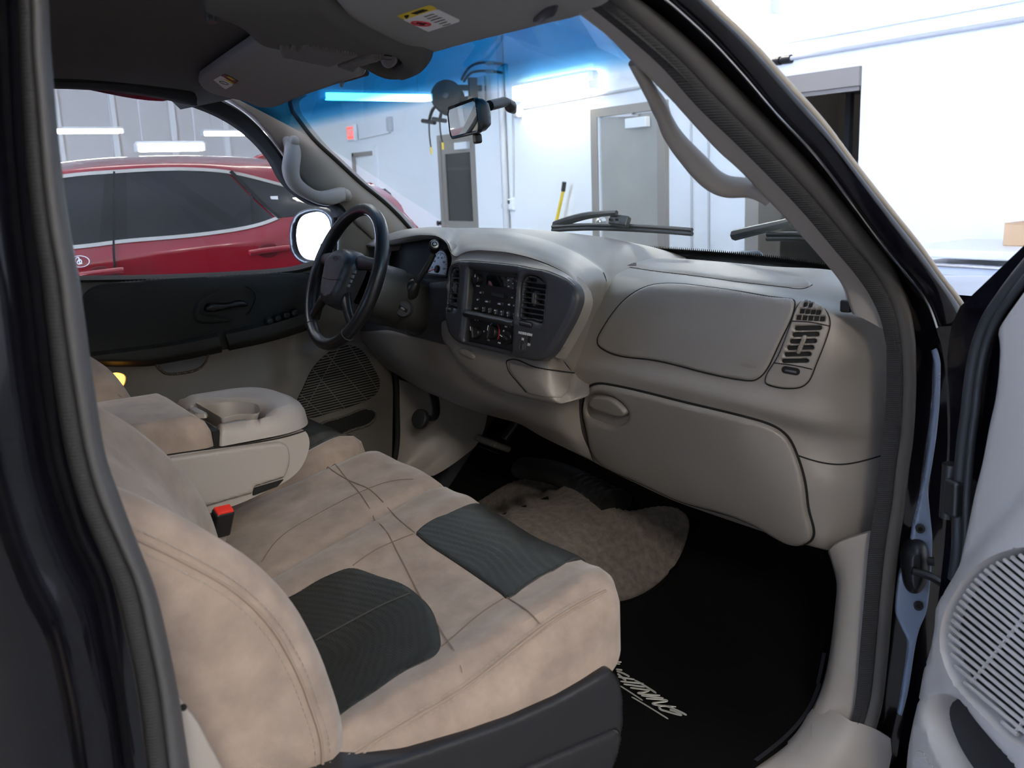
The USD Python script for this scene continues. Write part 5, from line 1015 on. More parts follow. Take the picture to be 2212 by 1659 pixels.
# vents
def vent(t, poly, rows, name, tab):
    holes = []
    for (xa, ya), (xb, yb), r in rows: holes.append(LineString(uv([(xa, ya), (xb, yb)])).buffer(r))
    tb = LineString(uv(tab)).buffer(.0065); hs = shapely.union_all(holes).difference(tb).intersection(poly.buffer(-.002))
    v = t.part(name, pad(poly.buffer(-.0008).difference(hs), mframe(SM(-.004)), .006, .003, .0032, base=.01), 'charcoal_plastic', 50)
    t.part('vent_duct', pad(poly.buffer(-.001), mframe(SM(-.016)), .001, 0, .01), 'gap_black', parent=v)
    t.part('vane_tab', pad(LineString(uv(tab)).buffer(.0036), mframe(SM(0)), .006, .003, .0022, base=.002), 'black_plastic', 50, parent=v)
    for q in (.35, .65):
        pass
vent(cpn, vr, [((975, 304), (1062, 320), .0034)]+[((955-6*k, 360+54*k), (1160-5*k, 388+55*k), .0036) for k in range(7)], 'air_vent', [(1047, 462), (1040, 560)])
vent(cpn, vl, [((214, 226), (246, 228), .0032)]+[((198-5*k, 268+53*k), (248-5*k, 272+53*k), .0036) for k in range(6)], 'air_vent', [(212, 350), (206, 430)])
for (a, b) in (((940, 770), (1050, 795)), ((176, 628), (200, 630))):
    cpn.part('vent_wheel', pad(LineString(uv([a, b])).buffer(.0062), mframe(SM(.0)), .0108, 0, .006), 'gap_black'); cpn.part('vent_wheel', pad(LineString(uv([a, b])).buffer(.0034), mframe(SM(.01)), .0035, .003, .002), 'charcoal_plastic', 60)
label(cpn, 992, 885, 'PASSENGER AIRBAG', .0052, .0103, squeeze=.72); label(cpn, 964, 941, 'ON', .0052, .0103); label(cpn, 1030, 1000, 'OFF', .0052, .0103)
kc = uv([(963, 1020)])[0]; M = SM(.010); M[:3, 3] += su*kc[0]+sv*kc[1]; ksw = cpn.part('key_switch', lathe([(0, 0), (.013, 0), (.013, .0025), (.0105, .003), (.010, .001), (0, .001)], M), 'charcoal_plastic')
cpn.part('key_slot', box((-.0013, -.006, .001), (.0013, .006, .0035)).apply_transform(M), 'chrome', parent=ksw)
cpn.part('indicator', pad(crect(1030, 942, .010, .014, .002), mframe(SM(.0)), .0105, 0, .006), 'gap_black')
br = uv([(325, 672), (838, 782)]); cpn.part('divider_bar', rbox((br[1, 0]-br[0, 0]+.006, .0125, .016), .005, frame(SC+su*br[:, 0].mean()+sv*(br[:, 1].mean()-.001)+SN*.002, br[1, 0]*su+br[1, 1]*sv-br[0, 0]*su-br[0, 1]*sv, sv)), 'black_plastic', 50)
cpn.done()
rd = Thing('car_radio', 'black car radio with cassette slot and rows of preset buttons', 'radio')
rd.part('faceplate', pad(radq.buffer(-.0008), mframe(SM(-.012)), .002, .001, .008, base=.02), 'black_plastic', 40)
rd.part('display', pad(Polygon(uv([(508, 248), (716, 282), (712, 398), (503, 366)])), mframe(SM(-.0098)), .0012, .0006, .008), 'lens_black', 40)
kc = uv([(432, 306)])[0]; M = SM(-.010); M[:3, 3] += su*kc[0]+sv*kc[1]; kb = rd.part('volume_knob', lathe([(0, 0), (.0125, 0), (.0125, .011), (.011, .0135), (0, .0135)], M), 'black_plastic', 40)
rd.part('knob_mark', box((-.0006, .004, .0135), (.0006, .011, .0142)).apply_transform(M), 'white_print', parent=kb); label(rd, 414, 376, 'PUSH-ON', .0026, -.0097)
pb = rd.part('preset_bank', pad(Polygon(uv([(722, 278), (874, 298), (866, 418), (718, 396)])), mframe(SM(-.0098)), .002, .001, .006), 'charcoal_plastic', 40)
for i, (cx_, ys, ws) in enumerate(((752, (312, 378), ('EJECT', 'MODE')), (797, (302, 348, 396), ('^', 'SEL', 'v')), (842, (322, 388), ('BAL', 'FADE')))):
    hh = .0225/len(ys)
    for yy, w_ in zip(ys, ws): b_ = button(rd, crect(cx_, yy, .0082, hh, .001), 'radio_button', 'button_grey', -.0078, .002, .0008, .002); label(rd, cx_, yy+4, w_, .0026, -.0057, squeeze=.7, parent=b_)
for x, y, w, h, s in ((453, 444, .018, .0070, 'TAPE'), (785, 495, .0185, .0072, 'AUX'), (420, 517, .0075, .0075, 'CLK'), (517, 537, .0235, .0075, '< SEEK >'), (650, 562, .0245, .0075, '< TUNE >'), (751, 570, .0092, .0075, 'SCAN'), (806, 579, .0092, .0075, 'AUTO'), (400, 612, .0155, .0078, 'AM FM')):
    b_ = button(rd, crect(x, y, w, h), 'radio_button', 'button_grey'); label(rd, x, y+4, s, .0030, -.0068, squeeze=.72, parent=b_)
for k, ((x, y), s) in enumerate(zip(((477, 622), (541, 634), (607, 647), (671, 660), (736, 673), (803, 686)), ('REW', 'FF', 'SIDE1-2', 'SHUF', 'COMP', 'EJECT'))):
    b_ = button(rd, crect(x, y, .0112, .0128), 'preset_button', 'button_grey'); label(rd, x, y-12, s, .0026, -.0068, squeeze=.62, parent=b_); label(rd, x, y+16, str(k+1), .0046, -.0068, parent=b_)
sl = rd.part('cassette_slot', pad(Polygon(uv([(545, 432), (724, 470), (718, 520), (542, 478)])).buffer(-.001).buffer(.001), mframe(SM(-.0098)), .001, 0, .006), 'gap_black'); rd.part('slot_door', pad(Polygon(uv([(552, 440), (690, 468), (686, 506), (548, 474)])), mframe(SM(-.0092)), .0012, .0006, .006), 'button_grey', parent=sl)
rd.done()
cc = Thing('climate_control', 'black heater control panel with three knobs below the radio', 'heater control')
cc.part('faceplate', pad(cliq.buffer(-.0008), mframe(SM(-.012)), .002, .001, .008, base=.02), 'black_plastic', 40)
def knob(x, y, r, ang, nm='knob'):
    c = uv([(x, y)])[0]; M = SM(-.010); M[:3, 3] += su*c[0]+sv*c[1]; k_ = cc.part(nm, lathe([(0, 0), (r, 0), (r*.96, .007), (r*.85, .009), (0, .009)], M), 'black_plastic', 40)
    R = M @ trimesh.transformations.rotation_matrix(ang, (0, 0, 1)); cc.part('grip_bar', rbox((r*.5, r*1.9, .014), .003, R, (0, 0, .012)), 'black_plastic', 40, parent=k_); cc.part('pointer', box((-.0007, r*.25, .0185), (.0007, r*.92, .0198)).apply_transform(R), 'white_print', parent=k_); return M
knob(412, 870, .0150, .35); Mc = knob(582, 866, .0165, -.15); knob(752, 922, .0150, 1.3)
for a0, a1, m_ in ((78, 205, 'blue_print'), (-35, 72, 'red_print')):
    th_ = np.radians(np.linspace(a0, a1, 40)); P = np.array([Mc[:3, 3]+Mc[:3, 0]*np.cos(a)*.0215+Mc[:3, 1]*np.sin(a)*.0245 for a in th_]); cc.part('temperature_arc', tube(P+SN*.0003, .0011, 6), m_)
for x, y, s, h in ((525, 948, 'COOL', .0036), (638, 977, 'WARM', .0036), (385, 730, 'LO', .0040), (415, 738, 'OFF', .0030), (478, 855, 'HI', .0034), (710, 806, 'PANEL', .0034), (753, 804, 'OFF', .0034), (802, 808, 'PANEL &', .0032), (802, 832, 'FLOOR', .0032), (686, 850, 'A/C', .0036), (823, 876, 'FLOOR', .0032), (680, 895, 'MAX', .0036), (680, 914, 'A/C', .0036), (826, 925, 'FLR', .0032), (826, 945, 'DEF', .0032), (820, 985, 'DEF', .0040), (745, 985, 'VENT', .0028)):
    label(cc, x, y, s, h, -.0097, squeeze=.75)
cc.done()

# ---------------------------------------------------------------- steering column and wheel
WC = np.array([-.40, .974, 1.263]); WN = unit((0, -.922, .387)); wu = np.array([1., 0, 0]); wv = unit(np.cross(WN, wu)); wv = wv*np.sign(wv[2])
def wp(a, b, c=0.0): return WC+wu*a+wv*b+WN*c
col = Thing('steering_column', 'charcoal steering column cover with ignition lock behind the wheel', 'steering column')
def csec(d, rx, ry, n=26): th_ = np.linspace(0, 2*np.pi, n, endpoint=False); return np.array([wp(rx*np.sign(np.cos(a))*abs(np.cos(a))**.75, -.012+ry*np.sign(np.sin(a))*abs(np.sin(a))**.75, -d) for a in th_])
secs = [csec(.055, .045, .045), csec(.055, .070, .066), csec(.075, .080, .074), csec(.14, .084, .078), csec(.15, .078, .072), csec(.165, .082, .074), csec(.25, .085, .075), csec(.32, .078, .07)]
G = np.stack(secs); t_ = trimesh.Trimesh(G.reshape(-1, 3), gridfaces(len(secs), 26, cu=True), process=False); t_.fix_normals(); col.part('shroud', t_, 'column_plastic', 45)
c = aX((871, 667), -.315)[0]; n = unit((.75, -.65, .12)); Mi = trimesh.geometry.align_vectors([0, 0, 1], n); Mi[:3, 3] = c
ig = col.part('ignition_lock', lathe([(0, -.03), (.022, -.03), (.022, 0), (.019, .004), (.019, .003), (0, .003)], Mi), 'charcoal_plastic', 40); fr_ = frame(c+n*.003, np.cross((0, 0, 1), n)+np.array([0, 0, -.6]), (0, 0, 1))
if fr_[:3, 2] @ n < 0: fr_[:3, 2] *= -1
col.part('key_slot', rbox((.026, .009, .004), .0018, fr_), 'gap_black', parent=ig); col.part('key_face', rbox((.012, .006, .005), .001, fr_), 'chrome', parent=ig); col.done()
sh = Thing('shift_lever', 'black column shift lever with a round chrome-tipped knob', 'shift lever')
L0, L1, L2_, L3, L4 = aX((893, 618), -.32)[0], aX((908, 598), -.30)[0], aX((925, 572), -.285)[0], aX((936, 548), -.275)[0], aX((939, 528), -.262)[0]
sh.part('boot', tube(curve([aX((884, 640), -.34)[0], L0, L0*.5+L1*.5], 10), [.020, .021, .021, .021, .020, .019, .018, .016, .014, .011], 16), 'black_plastic', 60)
sh.part('lever', tube(curve([L0, L1, L2_, L3], 24), .0075, 12), 'black_plastic'); ax_ = unit(unit(L4-L3)+unit(EYE-L4)*1.4); Lk = L4-ax_*.035
sh.part('knob', tube([Lk, Lk+ax_*.004, Lk+ax_*.02, Lk+ax_*.033, Lk+ax_*.036], [.008, .012, .0145, .0145, .011], 22), 'black_plastic', 50)
ck = Lk+ax_*.0365; Mk = trimesh.geometry.align_vectors([0, 0, 1], ax_); Mk[:3, 3] = ck; bt_ = sh.part('overdrive_button', lathe([(0, -.002), (.0095, -.002), (.0095, .0005), (.007, .001), (.0065, -.0008), (.0045, -.0008), (.004, .002), (0, .0022)], Mk), 'steel_dull', 40); sh.done()
sw = Thing('steering_wheel', 'black leather four-spoke steering wheel with a padded airbag hub', 'steering wheel')
th_ = np.linspace(0, 2*np.pi, 90, endpoint=False); R_ = .1775
rim = [wp(R_*np.cos(a), R_*np.sin(a)) for a in th_]; rr = .0165+.0012*np.cos(2*th_)
sw.part('rim', tube(np.array(rim), rr, 20, closed=True, up=WN), 'leather_black', 80)
for a in (np.radians(232), np.radians(308)): sw.part('rim_seam', tube(np.array([wp(R_*np.cos(a), R_*np.sin(a))+(.0168*np.cos(b))*WN+(.0168*np.sin(b))*(wu*np.cos(a)+wv*np.sin(a)) for b in np.linspace(0, 2*np.pi, 18, endpoint=False)]), .0009, 5, closed=True), 'thread_grey')
for a0, a1 in ((150, 178), (200, 216)):
    st = [trimesh.creation.icosphere(0, .0011).apply_translation(wp((R_-.0145)*np.cos(a), (R_-.0145)*np.sin(a), .009)) for a in np.radians(np.linspace(a0, a1, 18))]; sw.part('lacing', cat(*st), 'thread_grey', kind='stuff')
hub_pts = [(-.062, .052), (-.03, .066), (.03, .066), (.062, .052), (.078, .032), (.074, -.005), (.062, -.045), (.048, -.068), (-.048, -.068), (-.062, -.045), (-.074, -.005), (-.078, .032)]
hubp = Polygon(curve(hub_pts, 90, True)).buffer(0); hubM = frame(wp(0, 0, .004), wu, wv); hubM[:3, 2] = WN
hb_ = sw.part('airbag_cover', pad(hubp, mframe(hubM), .034, .022, .006, base=.02), 'hub_plastic', 60)
hfm = mframe(hubM); sw.part('cover_seam', strip_on(lambda q: (hfm(q)[0]+WN*.0338, hfm(q)[1]), [(-.058, -.016), (-.02, -.019), (.02, -.019), (.058, -.016)], .0016, .0008, 20), 'gap_black', parent=hb_)
Mo = hubM.copy(); ov = [(.0155*np.cos(a), .036+.0065*np.sin(a)) for a in np.linspace(0, 2*np.pi, 40, endpoint=False)]
sw.part('emblem', cat(tube(np.array([hfm(np.array([q]))[0][0]+WN*.0342 for q in ov]), .0007, 5, closed=True), tube(curve([hfm(np.array([q]))[0][0]+WN*.0342 for q in ((-.010, .033), (-.006, .040), (-.003, .033), (.002, .038), (.005, .034), (.010, .038))], 30), .0006, 5)), 'grey_print', parent=hb_)
for q in (-.03, .03): sw.part('horn_mark', tube(np.array([hfm(np.array([(q+.003*np.cos(a), -.002+.003*np.sin(a))]))[0][0]+WN*.0342 for a in np.linspace(0, 4.5, 10)]), .0005, 4), 'grey_print', parent=hb_)
Mb = hubM.copy(); Mb[:3, 3] = hfm(np.array([(0, -.036)]))[0][0]+WN*.034; sw.part('hub_mark', text_on('SRS', .008, Mb, .0004, True), 'grey_print', parent=hb_)
for (a0, b0, a1, b1, w0, w1) in ((-.066, .036, -.170, .040, .017, .014), (.066, .036, .170, .040, .017, .014), (-.052, -.052, -.128, -.122, .016, .013), (.052, -.052, .128, -.122, .016, .013)):
    pth = curve([wp(a0*.7, b0*.8, -.004), wp(a0, b0, .004), wp((a0+a1)/2, (b0+b1)/2, .006), wp(a1, b1, .0)], 16); sw.part('spoke', tube(pth, np.linspace(w0*1.25, w1, 16), 14, flat=.62, up=WN), 'leather_black', 60)
for k in range(4): sw.part('cruise_button', rbox((.012, .008, .006), .002, hubM, (.083-.004*k, .012-.012*k, .012)), 'button_silver')
sw.done()
# ================================================================ seats
from scipy.interpolate import RegularGridInterpolator
def cushion_fun(foot, base, drop, bev):
    """Top surface of a cushion over the footprint: base(x, y) with a rounded rim."""
    x0, y0, x1, y1 = foot.bounds; gx = np.linspace(x0-.02, x1+.02, 260); gy = np.linspace(y0-.02, y1+.02, 200); X, Y = np.meshgrid(gx, gy, indexing='ij')
    pts = shapely.points(X.ravel(), Y.ravel()); ins = shapely.contains(foot, pts); d = np.where(ins, shapely.distance(foot.boundary, pts), -1).reshape(X.shape)
    t = np.clip(d/bev, 0, 1); Z = np.where(d >= 0, base(X, Y)-drop+drop*np.sqrt(1-(1-t)**2), -1.0)
    I = RegularGridInterpolator((gx, gy), Z, bounds_error=False, fill_value=-1.0); return lambda x, y: I(np.stack([x, y], -1))
def xy_map(fun, e=.004):
    def f(q):
        x, y = q[:, 0], q[:, 1]; z = fun(x, y); nx = -(fun(x+e, y)-fun(x-e, y))/(2*e); ny = -(fun(x, y+e)-fun(x, y-e))/(2*e)
        lim = 4.0; return np.stack([x, y, z], 1), unit(np.stack([np.clip(nx, -lim, lim), np.clip(ny, -lim, lim), np.ones(len(q))], 1))
    return f
def cushion(t, name, foot, base, drop, bev, skirt, m='suede', step=.011):
    return t.part(name, pad(foot, lambda q: (np.stack([q[:, 0], q[:, 1], base(q[:, 0], q[:, 1])-drop], 1), np.tile([0, 0, 1.0], (len(q), 1))), drop, bev, step, base=skirt), m, 80)
cs = lambda pts: [(560+x/2.765, 1080+y/2.765) for x, y in pts]
def zc(x, y):
    z = .757+.215*(y-.45)
    z = z+.016*np.exp(-((x-.70)/.05)**2)-.012*np.exp(-((x-.46)/.10)**2)+.018*np.exp(-((x-.02)/.13)**2)+.026/(1+np.exp((x+.11)/.03))+.010*np.exp(-((x-.24)/.05)**2)
    z = z-.015*np.exp(-((x-.46)/.14)**2-((y-.5)/.14)**2)+.006*np.exp(-((x-.45)/.2)**2-((y-.86)/.05)**2)
    return z-.010*np.exp(-((x-.18+.12*(y-.45))/.012)**2)
foot = Polygon(np.vstack([[(-.205, .28), (.768, .28)], curve([(.768, .60), (.770, .74), (.762, .84), (.735, .895), (.68, .925)], 24), curve([(.60, .938), (.45, .945), (.25, .945), (.05, .945), (-.10, .942)], 24), curve([(-.16, .935), (-.195, .91), (-.205, .86)], 10)])).buffer(0)
st = Thing('passenger_seat', 'pale grey suede passenger bench seat with black perforated leather inserts', 'seat')
sc_ = cushion(st, 'cushion', foot, zc, .055, .055, .075)
ztop = cushion_fun(foot, zc, .055, .055); cm = xy_map(ztop); ch = on_hf(lambda x, y: ztop(x, y), t0=.8, t1=2.9, ns=420)
def on_seat(pts, closed=False, n=120):
    c = curve(np.array(pts), n, closed); P, N = ch(c); return P[:, :2]
fb = on_seat(cs([(1440, 560), (1360, 505), (1280, 450), (1100, 330), (1000, 262), (945, 215)]), n=40)
fl_ = on_seat(cs([(930, 203), (960, 172), (1010, 135), (1060, 108), (1120, 88)]), n=20); fr2 = on_seat(cs([(1760, 425), (1700, 450), (1640, 488), (1560, 542), (1500, 585), (1470, 590)]), n=24)
front = Polygon(np.vstack([fb, fl_, [(fl_[-1, 0]+.005, .9425), (fr2[0, 0]-.01, .936)], fr2])).buffer(0).buffer(-.002).buffer(.002).intersection(foot.buffer(-.003))
st.part('front_insert', pad(front, cm, .0035, .006, .009, base=.003), 'perforated', 70, parent=sc_)
mid_ = Polygon(on_seat(cs([(60, 640), (170, 585), (350, 482), (480, 425), (545, 408), (600, 416), (720, 458), (850, 500), (950, 568), (1022, 645), (1066, 745), (1083, 830), (1082, 878), (900, 1008), (700, 1140), (485, 1285), (330, 1380), (230, 1200), (120, 900)]), True, 150)).buffer(0)
st.part('center_insert', pad(mid_, cm, .004, .008, .009, base=.003), 'perforated', 70, parent=sc_)
def crease(t, pts, w=.0026, m='seam_suede', parent=None, lift=.0018, fm=None, proj=None): t.part('seam', strip_on(fm or cm, (proj or on_seat)(pts, n=60), w, lift, 60), m, parent=parent)
crease(st, cs([(340, 852), (560, 732), (800, 612), (905, 570)]), .003, 'perforated_edge', sc_, .0052)
crease(st, cs([(920, 205), (800, 252), (650, 328), (560, 395)]), .0024, parent=sc_); crease(st, [(666, 975), (713, 1013), (762, 1042), (797, 1057), (846, 1107), (896, 1151)], .0018, parent=sc_)
crease(st, [(893, 1036), (866, 1037), (797, 1056), (674, 1118), (590, 1178), (566, 1215)], .0018, parent=sc_)
crease(st, cs([(1460, 592), (1350, 662), (1150, 830), (1090, 880)]), .0024, parent=sc_); crease(st, cs([(1480, 585), (1545, 625), (1610, 672), (1680, 745)]), .0018, parent=sc_)
wl1 = cs([(520, 1530), (700, 1412), (950, 1262), (1200, 1112), (1400, 962), (1600, 802), (1750, 692), (1900, 602), (2060, 520)]); wl2 = [(x+7, y+15) for x, y in wl1[:-1]]+[(wl1[-1][0]+6, wl1[-1][1]+14)]; wl3 = [(x+4, y+7) for x, y in wl1]
for q in (wl1, wl2): st.part('stitching', dashes(cm, on_seat(q, n=100), .006, .0035, .0009, .0008), 'thread', parent=sc_, kind='stuff')
st.part('welt', tube((lambda r: r[0]-r[1]*.0004)(cm(on_seat(wl3, n=80))), .0022, 8), 'suede_piping', parent=sc_)
# side shield and base
def prism_x(px, x, depth, bev, step=9): return pad(Polygon(px).buffer(-6).buffer(6), at_x(x), .012, bev, step, base=depth)
st.part('side_shield', prism_x([(560, 1712), (740, 1662), (870, 1627), (1000, 1583), (1100, 1547), (1200, 1502), (1285, 1454), (1314, 1441), (1332, 1462), (1340, 1500), (1341, 1560), (1330, 1610), (1285, 1700), (1240, 1780), (560, 1800)], .772, .10, 9), 'shield_plastic', 50)
st.part('shield_ledge', prism_x([(700, 1800), (900, 1740), (1140, 1646), (1240, 1604), (1330, 1566), (1338, 1590), (1326, 1640), (1285, 1720), (1240, 1790)], .780, .05, 8), 'shield_plastic', 50)
st.part('seat_base', rbox((.86, .50, .20), .03, c=(.27, .60, .56)), 'matt_black')
def backrest(t, name, x0, x1, zs, yo, yi, depth=.17, rec=.045, m='suede'):
    """Seat back as stacked loops; yo/yi: front line of the outboard / inboard bolster at heights zs."""
    loops = []
    zz = np.linspace(zs[0], zs[-1], 34); o = PchipInterpolator(zs, yo)(zz); i_ = PchipInterpolator(zs, yi)(zz)
    for z, a, b in zip(zz, o, i_):
        w = x1-x0; P = [(x1-.012, a-depth), (x1, a-depth*.6), (x1+.001, a-.05), (x1-.003, a-.026), (x1-.012, a-.008), (x1-.028, a), (x1-.06, a-.010), (x1-.12, a-rec), (x0+w*.5, (a+b)/2-rec-.008), (x0+.12, b-rec), (x0+.06, b-.010), (x0+.030, b), (x0+.012, b-.008), (x0+.003, b-.026), (x0, b-.05), (x0, b-depth*.6), (x0+.012, b-depth)]
        loops.append(np.c_[curve(np.array(P), 46, closed=True), np.full(46, z)])
    top = loops[-1]; c = top.mean(0); loops += [c+(top-c)*.85+[0, 0, .018], c+(top-c)*.5+[0, 0, .026], c+(top-c)*.05+[0, 0, .028]]
    G = np.stack(loops); M_ = trimesh.Trimesh(G.reshape(-1, 3), gridfaces(len(loops), 46, cu=True), process=False); M_.fix_normals(); return t.part(name, M_, m, 80), G
zs = [.70, .777, .87, .94, .972, 1.038, 1.117, 1.164, 1.20, 1.235]
bk, BGd = backrest(st, 'backrest', .225, .748, zs, [.405, .418, .403, .382, .369, .328, .248, .188, .125, .04], [.41, .415, .415, .406, .398, .365, .305, .255, .21, .15])
fx = at_x(.7490)
def side_px(pts, n=80): return curve(np.array(pts), n)
c7 = lambda pts: [(180+x/2.0256, 840+y/2.0256) for x, y in pts]
of = PchipInterpolator(zs, [.405, .418, .403, .382, .369, .328, .248, .188, .125, .04])
def edge_line(back, x): z_ = np.linspace(.735, 1.20, 70); T_b = unit(np.stack([of(z_, 1), np.ones(70)], 1)); return np.stack([np.full(70, x), of(z_)-back*T_b[:, 1], z_+back*T_b[:, 0]], 1)
for back, x in ((.030, .7497), (.050, .7495)):
    E_ = edge_line(back, x); L_e = np.r_[0, np.cumsum(np.linalg.norm(np.diff(E_, axis=0), axis=1))]; out = []
    for q in np.arange(0, L_e[-1]-.008, .0095):
        w_ = np.stack([np.interp([q, q+.003, q+.006], L_e, E_[:, k]) for k in range(3)], 1); w_[1, 0] += .0005; out.append(tube(w_, [.0006, .0009, .0006], 5))
    st.part('stitching', cat(*out), 'thread', parent=bk, kind='stuff')
st.part('welt', tube(edge_line(.040, .7488), .0022, 8), 'suede_piping', parent=bk)
st.done()
# driver seat
ds = Thing('driver_seat', 'pale grey suede driver seat with black leather front edge beyond the armrest', 'seat')
def zd(x, y): return .765+.215*(y-.45)+.022*np.exp(-((x+.285)/.05)**2)+.02*np.exp(-((x+.70)/.05)**2)+.006*np.exp(-((y-.86)/.05)**2)
footd = Polygon(np.vstack([[(-.765, .30), (-.225, .30)], curve([(-.225, .75), (-.23, .87), (-.255, .925), (-.30, .945)], 16), curve([(-.45, .955), (-.60, .95), (-.70, .935), (-.75, .90), (-.765, .82)], 24)])).buffer(0)
dcu = cushion(ds, 'cushion', footd, zd, .06, .06, .08); zdt = cushion_fun(footd, zd, .06, .06); dm = xy_map(zdt); dh = on_hf(zdt, t0=1.2, t1=3.2, ns=420)
ds.part('front_insert', pad(Polygon([(-.315, .955), (-.315, .78), (-.35, .745), (-.64, .765), (-.66, .80), (-.66, .955)]).intersection(footd.buffer(-.003)), dm, .004, .006, .010, base=.003), 'perforated', 70, parent=dcu)
crease(ds, [(668, 962), (684, 950), (715, 942), (748, 940)], .003, parent=dcu, fm=dm, proj=lambda p, n: dh(curve(np.array(p), n))[0][:, :2])
ds.part('seat_base', rbox((.50, .50, .20), .03, c=(-.49, .62, .56)), 'matt_black')
bd_, BDg = backrest(ds, 'backrest', -.765, -.245, [.72, .80, .90, 1.0, 1.06, 1.127, 1.167, 1.21, 1.25], [.43, .45, .448, .43, .408, .374, .334, .275, .20], [.43, .45, .448, .43, .408, .374, .334, .275, .20])
bsd = msurf(BDg[:34, 0:24]); ds.part('seam', strip_on(bsd, [(200, 812), (228, 832), (262, 858)], .003, .001, 20), 'seam_suede', parent=bd_); ds.done()
# fold-down armrest console
cx0, cx1 = -.235, .085; SX = at_x(cx1)
co = Thing('folding_console', 'grey fold-down center armrest with suede pad, cup holders and storage bin', 'armrest')
bpoly = Polygon(np.vstack([[(150, 1010), (365, 983), (460, 970), (560, 956), (638, 938)], curve([(661, 931), (668, 948), (664, 982), (646, 1016), (602, 1049)], 20), [(530, 1083), (470, 1106), (300, 1130), (150, 1130)]])).buffer(0)
bb = co.part('bin', pad(bpoly, SX, .0, 0, 9, base=cx1-cx0), 'trim_plastic', 50)
co.part('nose', tube(np.array([[x, .648-.05*abs((x-(cx0+cx1)/2)/.16)**2.2, .965] for x in np.linspace(cx0+.02, cx1-.02, 16)]), .035, 14), 'trim_plastic', 60)
co.part('bin_door', pad(Polygon(np.vstack([[(300, 996), (375, 985), (540, 960)], curve([(600, 953), (616, 959), (624, 985), (621, 1010), (611, 1031)], 18), [(548, 1050), (544, 1064), (446, 1092), (300, 1118)]])).buffer(-3).buffer(3), SX, .010, 5, 6), 'trim_plastic', 60)
co.part('finger_notch', pad(Polygon([(547, 1054), (611, 1035), (598, 1050), (545, 1070)]), SX, .004, 0, 5), 'gap_black'); co.part('split_line', strip_on(SX, [(300, 993), (365, 982), (460, 968.5), (560, 954.5), (638, 937), (662, 929)], .0025, .001, 40), 'gap_black')
zl, zt = 1.018, 1.064
lidf = Polygon(np.vstack([[(cx0, .479), (cx1, .479)], curve([(cx1, .56), (cx1-.004, .615), (cx1-.03, .66), (cx1-.09, .688)], 20), curve([((cx0+cx1)/2, .695), (cx0+.09, .688), (cx0+.03, .66), (cx0+.004, .615), (cx0, .56)], 24)])).buffer(0)
cupp = aZ(curve(np.array([(399, 874), (425, 867), (470, 868), (505, 866), (540, 869), (560, 878), (561, 886), (530, 893), (480, 901), (445, 904), (424, 897)]), 70, True), zt)[:, :2]; cup = Polygon(cupp).buffer(0).intersection(lidf.buffer(-.02))
lift_z = lambda z: (lambda q: (np.c_[q, np.full(len(q), z)], np.tile([0, 0, 1.0], (len(q), 1))))
lid = co.part('lid', pad(lidf.difference(cup), lift_z(zl), zt-zl, .030, .009, base=.0), 'trim_plastic', 60)
cr = ring(cup, .008)[0]; rows = [np.c_[cr, np.full(len(cr), z)] for z in (zt-.001, zt-.004)]; cc2 = cr.mean(0)
for q, z in ((.90, zt-.02), (.86, zt-.045), (.80, zt-.05), (.3, zt-.05), (.02, zt-.05)): rows.append(np.c_[cc2+(cr-cc2)*q, np.full(len(cr), z)])
G = np.stack(rows); cmh = trimesh.Trimesh(G.reshape(-1, 3), gridfaces(len(rows), len(cr), cu=True), process=False); cmh.fix_normals(); cmh.invert() if cmh.face_normals[-1, 2] < 0 else None
co.part('cup_holder', cmh, 'trim_plastic', 60, parent=lid)
lq = aZ(np.array([(403, 880), (424, 897), (446, 897), (448, 892), (428, 882)], float), zt+.002)[:, :2]; co.part('latch', pad(Polygon(lq).buffer(-.003).buffer(.003), lift_z(zt-.004), .008, .003, .004), 'trim_plastic', 60)
co.part('armrest_pad', pad(rrect(cx0, .20, cx1, .474, .02), lift_z(zl+.002), .056, .030, .010, base=.0, dome=.006), 'suede', 70)
co.part('pad_gap', box((cx0+.01, .470, zl), (cx1-.006, .483, zl+.03)), 'gap_black'); co.done()
# buckle
bk_ = Thing('seat_belt_buckle', 'black seat belt buckle with red release button beside the armrest', 'seat belt buckle')
b0_, b1_ = aX((478, 1128), .165)[0], aX((505, 1200), .165)[0]; Mb_ = frame(b0_, (-.15, 1, -.05), (.50, -.05, 1)); hdg = Mb_[:3, 1]
bk_.part('housing', rbox((.036, .058, .024), .005, Mb_), 'black_plastic', 50); bk_.part('release_button', rbox((.031, .010, .019), .002, Mb_, (0, .0275, 0)), 'red_plastic', 40)
bk_.part('stalk', tube(curve([b0_-hdg*.02, b0_-hdg*.05, b0_-hdg*.10], 10), .017, 12, flat=.5), 'trim_plastic'); bk_.done()
# lower rear pillar trim
t = Thing('pillar_trim', 'pale lavender-grey trim at the foot of the near rear pillar', 'pillar trim')
t.part('cover', pad(Polygon([(372, 1490), (396, 1520), (425, 1556), (455, 1612), (482, 1662), (520, 1760), (380, 1760)]), at_x(.815), .004, 3, 10, base=.01), 'trim_plastic'); p = aX((396, 1528), .82)[0]; t.part('clip', trimesh.creation.icosphere(1, .004).apply_translation(p), 'gap_black'); t.done()
# small dark trim pieces hanging below the dashboard, over the tunnel
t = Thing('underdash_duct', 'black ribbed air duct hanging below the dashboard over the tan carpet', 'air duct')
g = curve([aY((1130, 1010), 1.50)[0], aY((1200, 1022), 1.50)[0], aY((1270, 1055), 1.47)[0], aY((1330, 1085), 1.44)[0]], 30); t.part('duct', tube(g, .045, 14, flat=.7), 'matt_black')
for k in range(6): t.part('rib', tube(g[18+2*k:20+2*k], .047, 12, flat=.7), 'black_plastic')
t.done()
